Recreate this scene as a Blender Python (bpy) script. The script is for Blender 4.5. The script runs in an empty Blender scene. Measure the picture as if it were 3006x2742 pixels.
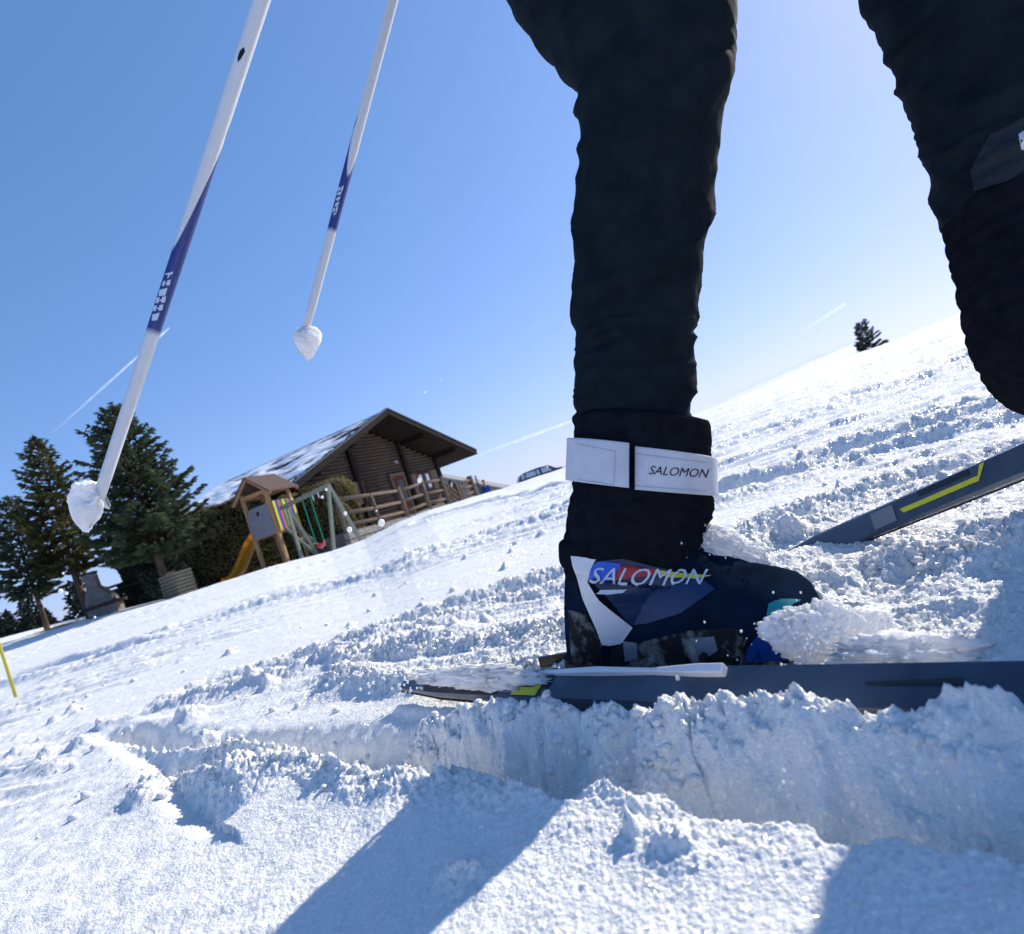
import bpy, bmesh, math, random
import numpy as np
from mathutils import Vector, Matrix
from mathutils.bvhtree import BVHTree
R = math.radians
random.seed(7)
sc = bpy.context.scene
COL = sc.collection

# ------------------------------------------------------------------ camera, world, sun
ROLL, PITCH, LENS = R(18.5), R(2.0), 22.0
FPX = 3006 * LENS / 36.0
_up = Vector((0, -math.sin(PITCH), math.cos(PITCH)))
FW = Vector((0, math.cos(PITCH), math.sin(PITCH)))
_rt = Vector((1, 0, 0))
CR = _rt * math.cos(ROLL) - _up * math.sin(ROLL)
CU = _rt * math.sin(ROLL) + _up * math.cos(ROLL)
cam_d = bpy.data.cameras.new('camera')
cam = bpy.data.objects.new('camera', cam_d)
COL.objects.link(cam)
m = Matrix((CR, CU, -FW)).transposed().to_4x4()
cam.matrix_world = m
cam_d.lens = LENS
cam_d.sensor_width = 36
cam_d.clip_start = 0.01
cam_d.clip_end = 20000
cam_d.dof.use_dof = True
cam_d.dof.focus_distance = 0.80
cam_d.dof.aperture_fstop = 10
sc.camera = cam

SUN_AZ, SUN_EL = R(50), R(33)
w = bpy.data.worlds.new('World')
sc.world = w
w.use_nodes = True
nt = w.node_tree
bg = nt.nodes['Background']
sky = nt.nodes.new('ShaderNodeTexSky')
sky.sky_type = 'NISHITA'
sky.sun_disc = False
sky.sun_elevation = SUN_EL
sky.sun_rotation = SUN_AZ
sky.altitude = 1200
sky.air_density = 1.0
sky.dust_density = 0.9
sky.ozone_density = 2.5
tint = nt.nodes.new('ShaderNodeMix')
tint.data_type = 'RGBA'
tint.blend_type = 'MULTIPLY'
tint.inputs[0].default_value = 1.0
tint.inputs[7].default_value = (0.77, 0.92, 1.25, 1)
nt.links.new(sky.outputs[0], tint.inputs[6])
# the camera's own rendering of blue: a mild tone response per colour channel, the same over the whole sky
KS = 0.115 * 2 ** 0.28
sep = nt.nodes.new('ShaderNodeSeparateColor'); com = nt.nodes.new('ShaderNodeCombineColor')
nt.links.new(tint.outputs[2], sep.inputs[0])
for i, (pw_, am) in enumerate(((0.9, 1.08), (0.70, 0.92), (0.70, 1.07))):
    p_ = nt.nodes.new('ShaderNodeMath'); p_.operation = 'POWER'; p_.inputs[1].default_value = pw_
    q_ = nt.nodes.new('ShaderNodeMath'); q_.operation = 'MULTIPLY'; q_.inputs[1].default_value = am * KS ** pw_
    s1 = nt.nodes.new('ShaderNodeMath'); s1.operation = 'MULTIPLY'; s2_ = nt.nodes.new('ShaderNodeMath'); s2_.operation = 'MULTIPLY_ADD'; s2_.inputs[1].default_value = (.30, .20, .05)[i] * KS; s2_.inputs[2].default_value = KS
    s3 = nt.nodes.new('ShaderNodeMath'); s3.operation = 'DIVIDE'
    nt.links.new(q_.outputs[0], s1.inputs[0]); nt.links.new(q_.outputs[0], s1.inputs[1]); nt.links.new(s1.outputs[0], s2_.inputs[0]); nt.links.new(q_.outputs[0], s3.inputs[0]); nt.links.new(s2_.outputs[0], s3.inputs[1])
    nt.links.new(sep.outputs[i], p_.inputs[0]); nt.links.new(p_.outputs[0], q_.inputs[0]); nt.links.new(s3.outputs[0], com.inputs[i])
nt.links.new(com.outputs[0], bg.inputs[0])
bg.inputs[1].default_value = 0.115
sd = bpy.data.lights.new('sun', 'SUN')
sd.energy = 5.0
sd.angle = R(0.53)
sd.color = (1.0, 0.92, 0.79)
sun = bpy.data.objects.new('sun', sd)
COL.objects.link(sun)
SUNV = Vector((math.sin(SUN_AZ) * math.cos(SUN_EL), math.cos(SUN_AZ) * math.cos(SUN_EL), math.sin(SUN_EL)))
sun.rotation_euler = SUNV.to_track_quat('Z', 'Y').to_euler()
sc.view_settings.view_transform = 'Standard'
sc.view_settings.look = 'None'
sc.view_settings.gamma = 1.0
sc.view_settings.use_curve_mapping = False
sc.view_settings.exposure = 0.28

# ------------------------------------------------------------------ helpers
def ray(px, py):
    return CR * ((px - 1503) / FPX) + CU * ((1371 - py) / FPX) + FW
def at(px, py, Y):                       # the point at depth Y seen at a pixel of the photograph
    q = ray(px, py)
    return q * (Y / q.y)
def on(px, py, z=-0.22):                 # the point at height z
    q = ray(px, py)
    return q * (z / q.z)

def tag(o, label=None, cat=None, group=None, kind=None):
    if label: o['label'] = label
    if cat: o['category'] = cat
    if group: o['group'] = group
    if kind: o['kind'] = kind
    return o
def empty(name, loc=(0, 0, 0), rz=0.0, **k):
    o = bpy.data.objects.new(name, None)
    o.empty_display_size = 0.1
    COL.objects.link(o)
    o.location = loc
    o.rotation_euler = (0, 0, rz)
    return tag(o, **k)
def link(name, me, parent=None):
    o = bpy.data.objects.new(name, me)
    COL.objects.link(o)
    if parent is not None: o.parent = parent
    return o

class MB:
    def __init__(s): s.v, s.f, s.mi = [], [], []
    def add(s, vs, fs, mi=0):
        b = len(s.v)
        s.v.extend([tuple(p) for p in vs])
        s.f.extend([tuple(i + b for i in f) for f in fs])
        s.mi.extend([mi] * len(fs))
        return s
    def box(s, c, size, rot=None, mi=0):
        vs = []
        for x in (-.5, .5):
            for y in (-.5, .5):
                for z in (-.5, .5):
                    p = Vector((x * size[0], y * size[1], z * size[2]))
                    if rot is not None: p = rot @ p
                    vs.append(p + Vector(c))
        return s.add(vs, [(0, 1, 3, 2), (4, 6, 7, 5), (0, 4, 5, 1), (2, 3, 7, 6), (0, 2, 6, 4), (1, 5, 7, 3)], mi)
    def beam(s, a, b, w, h, up=Vector((0, 0, 1)), mi=0):
        a, b = Vector(a), Vector(b)
        d = (b - a); L = d.length; d.normalize()
        x = d.cross(up)
        if x.length < 1e-4: x = d.cross(Vector((0, 1, 0)))
        x.normalize(); z = x.cross(d)
        rot = Matrix((d, x, z)).transposed()
        return s.box((a + b) / 2, (L, w, h), rot, mi)
    def tube(s, pts, rad, n=10, caps=True, mi=0, flat=1.0):
        pts = [Vector(p) for p in pts]
        if not hasattr(rad, '__len__'): rad = [rad] * len(pts)
        rings = []
        prev = None
        for i, p in enumerate(pts):
            t = (pts[min(i + 1, len(pts) - 1)] - pts[max(i - 1, 0)]).normalized()
            if prev is None:
                x = t.cross(Vector((0, 0, 1)))
                if x.length < 1e-3: x = t.cross(Vector((0, 1, 0)))
            else: x = prev - t * prev.dot(t)
            x.normalize(); prev = x
            y = t.cross(x)
            rings.append([p + (x * math.cos(a) + y * math.sin(a) * flat) * rad[i] for a in [2 * math.pi * k / n for k in range(n)]])
        return s.loft(rings, caps, mi)
    def loft(s, rings, caps=True, mi=0, closed=True):
        n = len(rings[0]); vs = [p for r in rings for p in r]; fs = []
        for i in range(len(rings) - 1):
            for k in range(n if closed else n - 1):
                k2 = (k + 1) % n
                fs.append((i * n + k, i * n + k2, (i + 1) * n + k2, (i + 1) * n + k))
        if caps:
            fs.append(tuple(range(n - 1, -1, -1)))
            fs.append(tuple((len(rings) - 1) * n + k for k in range(n)))
        return s.add(vs, fs, mi)
    def mesh(s, name, mats, smooth=False):
        me = bpy.data.meshes.new(name)
        me.from_pydata(s.v, [], s.f)
        for mt in (mats if isinstance(mats, (list, tuple)) else [mats]): me.materials.append(mt)
        me.polygons.foreach_set('material_index', s.mi)
        if smooth: me.polygons.foreach_set('use_smooth', [True] * len(s.f))
        me.update()
        return me
    def build(s, name, mats, parent=None, smooth=False, origin=None, bevel=0):
        if origin is not None:
            s.v = [(p[0] - origin[0], p[1] - origin[1], p[2] - origin[2]) for p in s.v]
        o = link(name, s.mesh(name, mats, smooth), parent)
        if bevel:
            md = o.modifiers.new('b', 'BEVEL'); md.width = bevel; md.segments = 2; md.limit_method = 'ANGLE'
        return o

# ------------------------------------------------------------------ materials
def mat(name, col, rough=.7, noise=None, col2=None, scale=10, bump=0, bscale=40, metal=0, spec=.5, sheen=0, stretch=None, detail=5, trans=0, alpha=None, pos=(.35, .65), bdist=.01):
    mt = bpy.data.materials.new(name); mt.use_nodes = True
    nt = mt.node_tree; n = nt.nodes; b = n['Principled BSDF']
    b.inputs['Base Color'].default_value = (*col, 1); b.inputs['Roughness'].default_value = rough
    b.inputs['Metallic'].default_value = metal; b.inputs['Specular IOR Level'].default_value = spec if rough < .6 else min(spec, .06)
    if sheen: b.inputs['Sheen Weight'].default_value = sheen
    tc = n.new('ShaderNodeTexCoord'); src = tc.outputs['Object']
    if stretch:
        mp = n.new('ShaderNodeMapping'); mp.inputs['Scale'].default_value = stretch
        nt.links.new(src, mp.inputs[0]); src = mp.outputs[0]
    if col2:
        t = n.new('ShaderNodeTexNoise'); t.inputs['Scale'].default_value = scale; t.inputs['Detail'].default_value = detail; t.inputs['Roughness'].default_value = .65
        nt.links.new(src, t.inputs['Vector'])
        r = n.new('ShaderNodeValToRGB'); r.color_ramp.elements[0].position = pos[0]; r.color_ramp.elements[1].position = pos[1]
        r.color_ramp.elements[0].color = (*col, 1); r.color_ramp.elements[1].color = (*col2, 1)
        nt.links.new(t.outputs[0], r.inputs[0]); nt.links.new(r.outputs[0], b.inputs['Base Color'])
    if bump:
        t2 = n.new('ShaderNodeTexNoise'); t2.inputs['Scale'].default_value = bscale; t2.inputs['Detail'].default_value = 6
        nt.links.new(src, t2.inputs['Vector'])
        bp = n.new('ShaderNodeBump'); bp.inputs['Strength'].default_value = bump; bp.inputs['Distance'].default_value = bdist
        nt.links.new(t2.outputs[0], bp.inputs['Height']); nt.links.new(bp.outputs[0], b.inputs['Normal'])
    if trans:
        tr = n.new('ShaderNodeBsdfTranslucent'); mx = n.new('ShaderNodeMixShader'); mx.inputs[0].default_value = trans
        tr.inputs[0].default_value = (*[min(1, c * 1.6) for c in col], 1)
        if col2: nt.links.new(r.outputs[0], tr.inputs[0])
        nt.links.new(b.outputs[0], mx.inputs[1]); nt.links.new(tr.outputs[0], mx.inputs[2])
        nt.links.new(mx.outputs[0], n['Material Output'].inputs[0])
    return mt

def snow_mat(name, near=True):
    mt = bpy.data.materials.new(name); mt.use_nodes = True
    nt = mt.node_tree; n = nt.nodes; L = nt.links; b = n['Principled BSDF']
    b.inputs['Base Color'].default_value = (.80, .80, .785, 1)
    b.inputs['Roughness'].default_value = .75
    b.inputs['Specular IOR Level'].default_value = .25
    if near:
        b.inputs['Subsurface Weight'].default_value = .15
        b.inputs['Subsurface Radius'].default_value = (1.0, 1.0, 1.0)
        b.inputs['Subsurface Scale'].default_value = .004
    tc = n.new('ShaderNodeTexCoord')
    t = n.new('ShaderNodeTexNoise'); t.inputs['Scale'].default_value = 560; t.inputs['Detail'].default_value = 3
    t3 = n.new('ShaderNodeTexNoise'); t3.inputs['Scale'].default_value = 45; t3.inputs['Detail'].default_value = 6; t3.inputs['Roughness'].default_value = .7
    bp = n.new('ShaderNodeBump'); bp.inputs['Strength'].default_value = .9; bp.inputs['Distance'].default_value = .0018
    bp2 = n.new('ShaderNodeBump'); bp2.inputs['Strength'].default_value = .5; bp2.inputs['Distance'].default_value = .008
    L.new(tc.outputs['Object'], t.inputs['Vector']); L.new(tc.outputs['Object'], t3.inputs['Vector'])
    L.new(t.outputs[0], bp.inputs['Height']); L.new(t3.outputs[0], bp2.inputs['Height'])
    L.new(bp2.outputs[0], bp.inputs['Normal']); L.new(bp.outputs[0], b.inputs['Normal'])
    # ice grains: small facets with their own directions that glint in the sun
    vo = n.new('ShaderNodeTexVoronoi'); vo.inputs['Scale'].default_value = 520
    L.new(tc.outputs['Object'], vo.inputs['Vector'])
    sub = n.new('ShaderNodeVectorMath'); sub.operation = 'SUBTRACT'; sub.inputs[1].default_value = (.5, .5, .5)
    L.new(vo.outputs['Color'], sub.inputs[0])
    sca = n.new('ShaderNodeVectorMath'); sca.operation = 'SCALE'; sca.inputs['Scale'].default_value = 1.7
    L.new(sub.outputs[0], sca.inputs[0])
    g = n.new('ShaderNodeNewGeometry'); ad = n.new('ShaderNodeVectorMath'); ad.operation = 'ADD'
    L.new(g.outputs['Normal'], ad.inputs[0]); L.new(sca.outputs[0], ad.inputs[1])
    nm = n.new('ShaderNodeVectorMath'); nm.operation = 'NORMALIZE'; L.new(ad.outputs[0], nm.inputs[0])
    gl = n.new('ShaderNodeBsdfGlossy'); gl.inputs['Roughness'].default_value = .12; gl.inputs['Color'].default_value = (1, 1, 1, 1)
    L.new(nm.outputs[0], gl.inputs['Normal'])
    mx = n.new('ShaderNodeMixShader'); mx.inputs[0].default_value = .09
    L.new(b.outputs[0], mx.inputs[1]); L.new(gl.outputs[0], mx.inputs[2]); L.new(mx.outputs[0], n['Material Output'].inputs[0])
    return mt

M = {}
M['snow'] = snow_mat('snow')
M['snow_far'] = mat('snow_plain', (.86, .88, .9), .8, spec=.2, bump=.3, bscale=8)
M['snow_soft'] = mat('snow_airborne', (.92, .93, .95), .7, spec=.2, trans=.45, bump=.4, bscale=300, bdist=.002)
M['fabric'] = mat('trouser_fabric', (.0075, .0115, .016), .8, col2=(.013, .019, .025), scale=30, bump=.25, bscale=900, spec=.03, bdist=.0006)
M['softshell'] = mat('gaiter_fabric', (.008, .009, .013), .62, col2=(.014, .015, .02), scale=60, bump=.3, bscale=500, spec=0, bdist=.0008)
M['boot'] = mat('boot_shell', (.005, .009, .020), .78, col2=(.010, .022, .045), scale=14, bump=.3, bscale=90, spec=0, bdist=.0015)
M['boot_dirty'] = mat('boot_sole_rubber', (.02, .02, .022), .75, col2=(.32, .31, .29), scale=38, bump=.6, bscale=60, pos=(.5, .72), bdist=.003)
M['strap'] = mat('white_strap', (.66, .67, .72), .6, col2=(.55, .56, .62), scale=25, bump=.2, bscale=900, bdist=.0004)
M['white_pl'] = mat('white_plastic', (.72, .73, .76), .4)
M['ink'] = mat('dark_print', (.02, .02, .03), .6)
M['letter'] = mat('pale_print', (.55, .62, .74), .5)
M['blue'] = mat('blue_print', (.01, .10, .62), .45)
M['blue2'] = mat('boot_blue', (.005, .030, .105), .45, col2=(.006, .020, .06), scale=9)
M['grey_cl'] = mat('grey_cloth', (.020, .026, .036), .8, col2=(.032, .038, .050), scale=30)
M['thread'] = mat('grey_thread', (.34, .35, .40), .8)
M['blue3'] = mat('deep_blue_plastic', (.006, .045, .22), .6)
M['teal'] = mat('teal_plastic', (.01, .26, .28), .4)
M['red'] = mat('red_print', (.42, .02, .03), .45)
M['yellow'] = mat('yellow_print', (.62, .60, .03), .45)
M['ski_top'] = mat('ski_topsheet', (.055, .085, .135), .30, col2=(.030, .045, .072), scale=3, stretch=(1, 6, 6), spec=.6)
M['ski_dark'] = mat('ski_dark_field', (.012, .014, .018), .3, spec=.6)
M['ski_grey'] = mat('ski_grey_field', (.16, .18, .22), .35, spec=.6)
M['ski_base'] = mat('ski_base', (.006, .006, .008), .6)
M['wood'] = mat('pale_wood', (.36, .20, .10), .7, col2=(.46, .29, .16), scale=5, stretch=(4, 4, .6), bump=.3, bscale=30)
M['log'] = mat('dark_log', (.060, .043, .035), .8, col2=(.105, .080, .066), scale=4, stretch=(.6, 3, 3), bump=.4, bscale=20)
M['timber'] = mat('dark_timber', (.013, .010, .010), .8, col2=(.026, .020, .018), scale=6, bump=.3, bscale=20)
M['rail'] = mat('weathered_log', (.085, .062, .045), .85, col2=(.18, .14, .11), scale=5, stretch=(1, 3, 3), bump=.5, bscale=20, bdist=.02)
M['shutter'] = mat('shutter_wood', (.13, .095, .075), .8, col2=(.17, .13, .10), scale=8)
M['redwood'] = mat('red_brown_frame', (.10, .032, .02), .6)
M['glass'] = mat('window_glass', (.02, .02, .025), .25, spec=.3)
M['curtain'] = mat('white_curtain', (.62, .66, .74), .8)
M['tile'] = mat('roof_tile', (.035, .033, .036), .7, col2=(.07, .065, .065), scale=9, bump=.4, bscale=12)
M['flash'] = mat('roof_edge_metal', (.05, .075, .075), .45, metal=.4)
M['stone'] = mat('wall_stone', (.14, .135, .13), .9, col2=(.27, .26, .25), scale=5, bump=.7, bscale=14, bdist=.03)
M['mortar'] = mat('wall_mortar', (.10, .095, .09), .95, bump=.5, bscale=20)
M['bark'] = mat('bark', (.075, .052, .038), .95, col2=(.14, .10, .075), scale=6, stretch=(2, 2, .5), bump=.8, bscale=14, bdist=.03)
M['needle'] = mat('spruce_needles', (.050, .068, .030), .75, col2=(.145, .135, .052), scale=2.2, trans=.35, detail=3)
M['needle_b'] = mat('bluish_needles', (.055, .080, .052), .75, col2=(.12, .15, .085), scale=2.0, trans=.35, detail=3)
M['needle_far'] = mat('far_needles', (.022, .036, .030), .85, col2=(.035, .05, .04), scale=1.0)
M['hedge'] = mat('hedge_leaves', (.10, .088, .036), .8, col2=(.30, .25, .12), scale=1.5, trans=.3)
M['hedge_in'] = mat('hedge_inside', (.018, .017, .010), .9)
M['slide'] = mat('yellow_slide', (.78, .42, .02), .35, col2=(.82, .46, .03), scale=3, trans=.6)
M['play_roof'] = mat('roofing_felt', (.10, .072, .066), .85, col2=(.13, .095, .088), scale=12)
M['play_grey'] = mat('grey_panel', (.17, .18, .22), .85, col2=(.23, .24, .28), scale=18)
M['p_yellow'] = mat('plank_yellow', (.62, .52, .06), .6)
M['p_blue'] = mat('plank_blue', (.02, .09, .38), .6)
M['p_red'] = mat('plank_red', (.50, .11, .11), .6)
M['p_green'] = mat('plank_green', (.05, .17, .13), .6)
M['swing_wood'] = mat('green_grey_wood', (.17, .19, .15), .8, col2=(.23, .25, .20), scale=8)
M['rope'] = mat('green_rope', (.01, .25, .15), .6)
M['seat'] = mat('red_seat', (.50, .06, .07), .45)
M['grill'] = mat('grill_stone', (.12, .112, .108), .9, col2=(.19, .175, .165), scale=5, bump=.5, bscale=25)
M['grill_dk'] = mat('grill_band', (.05, .038, .034), .9)
M['slat'] = mat('slat_wood', (.17, .145, .10), .85, col2=(.25, .215, .155), scale=7, stretch=(1, 1, 5), bump=.4, bscale=30)
M['furn'] = mat('dark_garden_wood', (.025, .028, .032), .7)
M['straw'] = mat('dry_grass', (.28, .20, .10), .9, col2=(.42, .33, .18), scale=30)
M['shed_roof'] = mat('grey_roof', (.25, .25, .25), .8, col2=(.31, .31, .31), scale=2)
M['plaster'] = mat('pale_plaster', (.55, .55, .52), .9)
M['car'] = mat('dark_car_paint', (.012, .02, .03), .2, spec=.8)
M['car_glass'] = mat('car_glass', (.45, .52, .6), .05, spec=.9)
M['rubber'] = mat('rubber', (.02, .02, .02), .8)
M['metal'] = mat('metal', (.5, .5, .52), .3, metal=.9)
M['marker'] = mat('yellow_marker', (.58, .50, .05), .5, col2=(.50, .44, .05), scale=8)
M['skin'] = mat('skin', (.50, .28, .20), .5)
M['jacket_b'] = mat('blue_jacket', (.015, .06, .28), .7)
M['red_cloth'] = mat('red_cloth', (.42, .02, .05), .8)
M['blond'] = mat('blond_hair', (.40, .27, .12), .8)
M['black_cl'] = mat('black_cloth', (.012, .012, .014), .8)
M['white_cl'] = mat('white_cloth', (.7, .7, .72), .8)

# ------------------------------------------------------------------ numpy noise
rng = np.random.RandomState(11)
PERM = rng.permutation(4096).astype(np.int64)
GA = rng.rand(4096) * 2 * np.pi
GX, GY = np.cos(GA), np.sin(GA)
def pn(x, y, seed=0):
    xi = np.floor(x).astype(np.int64); yi = np.floor(y).astype(np.int64)
    fx = x - xi; fy = y - yi
    u = fx * fx * fx * (fx * (fx * 6 - 15) + 10); v = fy * fy * fy * (fy * (fy * 6 - 15) + 10)
    def g(ix, iy, dx, dy):
        h = PERM[(PERM[(ix + seed * 57) & 4095] + iy) & 4095]
        return GX[h] * dx + GY[h] * dy
    a = g(xi, yi, fx, fy); b = g(xi + 1, yi, fx - 1, fy)
    c = g(xi, yi + 1, fx, fy - 1); d = g(xi + 1, yi + 1, fx - 1, fy - 1)
    return ((a + (b - a) * u) + ((c + (d - c) * u) - (a + (b - a) * u)) * v) * 1.4
def sm(x, a, b):
    t = np.clip((x - a) / (b - a), 0, 1)
    return t * t * (3 - 2 * t)
def pdist(x, y, poly):
    # distance to a polyline, side (+ = beyond it), and running parameter
    best = np.full(x.shape, 1e9); side = np.zeros(x.shape); par = np.zeros(x.shape); acc = 0
    for (ax, ay), (bx, by) in zip(poly[:-1], poly[1:]):
        dx, dy = bx - ax, by - ay; L2 = dx * dx + dy * dy; L = math.sqrt(L2)
        t = np.clip(((x - ax) * dx + (y - ay) * dy) / L2, 0, 1)
        ex = x - ax - t * dx; ey = y - ay - t * dy
        dd = np.hypot(ex, ey); k = dd < best
        best = np.where(k, dd, best); side = np.where(k, np.sign(dx * ey - dy * ex), side); par = np.where(k, acc + t * L, par)
        acc += L
    return best, side, par, acc

# ------------------------------------------------------------------ snow ground
T_ = [-1.6, -.863, -.70, -.544, -.419, -.318, -.261, -.205, -.149, -.023, .077, .25, .456, .658, .775, .867, 1.6]
E_ = [.004, .006, .007, .008, .0070, -.0005, .0000, .0085, .0115, .0062, .0066, .018, .0302, .033, .043, .0445, .05]
TS = [-1.6, -.863, -.724, -.66, -.60, -.54, -.45, -.2, -.1, .1, .4, 1.6]
SL = [.052, .052, .036, .028, .017, .0, -.018, -.018, -.012, -.010, -.012, -.012]
YC = 11.0
def base_h(x, y):
    r = np.hypot(x, y)
    yy = np.where(y > .3 * r, y, .3 * r)
    t = np.clip(x / yy, -1.6, 1.6)
    e = np.interp(t, T_, E_)
    s = np.interp(t, TS, SL)
    mm = (e * YC + .22) / (YC - 1.0)
    z = -.22 + mm * np.clip(yy - 1.0, 0, YC - 1.0)
    o = np.clip(yy - YC, 0, None)
    dip = -.10 * sm(o, 0, 1.6) * (1 - sm(o, 4, 8)) * sm(-t, .45, .62)
    z = z + s * np.clip(o, 0, 19) + dip
    z = z - .05 * np.clip(yy - 30, 0, 40) - .004 * np.clip(yy - 70, 0, 400)
    back = sm(-y, -.3, 1.5)
    return z * (1 - back) + back * -.22

def P2(lst, z):
    return [(on(a, b, z).x, on(a, b, z).y) for a, b in lst]
RIM = P2([(560, 2190), (820, 2120), (1000, 2135), (1120, 2125), (1200, 2100), (1330, 2082), (1560, 2082), (1690, 2110), (1850, 2085), (1920, 2120), (2010, 2078), (2300, 2072), (2600, 2060), (3006, 2085), (3300, 2110)], -.192)
EDGE = P2([(330, 2150), (518, 2181), (803, 2165), (1000, 2172), (1250, 2208), (1500, 2243), (1750, 2278), (1899, 2306), (2174, 2350), (2558, 2405), (3006, 2470), (3400, 2540)], -.199)
RC = P2([(440, 2262), (655, 2262), (905, 2228), (1012, 2258), (1200, 2272), (1347, 2280), (1480, 2300)], -.202)
CREASE = P2([(300, 2165), (470, 2250), (560, 2370), (640, 2435)], -.225)
SKI_A, SKI_B = on(1200, 2030, -.20), on(3006, 2062, -.196)
SKIL = [(SKI_A.x, SKI_A.y), (SKI_B.x, SKI_B.y), (SKI_B.x + (SKI_B.x - SKI_A.x), SKI_B.y + (SKI_B.y - SKI_A.y))]
R2 = P2([(2250, 1790), (2361, 1745), (2535, 1680), (2750, 1665), (3006, 1618), (3300, 1570)], -.198)
R3 = P2([(1010, 1925), (1200, 1900), (1394, 1882), (1560, 1861), (1700, 1850)], -.20)
R4 = P2([(1000, 1985), (1200, 1990), (1420, 1968), (1640, 1965)], -.205)
def on_base(px, py):
    q = ray(px, py); lo = .3
    for k in range(400):
        hi = lo * 1.02
        if q.z / q.y * hi < float(base_h(np.array([q.x / q.y * hi]), np.array([hi]))[0]): return (q.x / q.y * hi, hi)
        lo = hi
    return (q.x / q.y * 11, 11.)
def PB(l): return [on_base(a, b) for a, b in l]
TR = [(PB([(600, 2010), (900, 1950), (1200, 1850), (1650, 1700)]), .030, .05), (PB([(1900, 1370), (2100, 1313), (2330, 1240), (2568, 1152), (2800, 1078), (2950, 1030)]), .055, .10),
      (PB([(250, 1945), (410, 1897), (620, 1826), (900, 1740), (1200, 1645)]), .035, .08), (PB([(2060, 1470), (2300, 1395), (2600, 1305), (2980, 1190)]), .045, .07),
      (PB([(0, 2000), (200, 1948), (420, 1880)]), .04, .10), (PB([(1250, 1640), (1450, 1570), (1660, 1500)]), .04, .07), (PB([(2150, 1620), (2500, 1480), (2990, 1330)]), .035, .045),
      (PB([(1240, 1530), (1450, 1470), (1650, 1430)]), .05, .12)]

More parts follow.
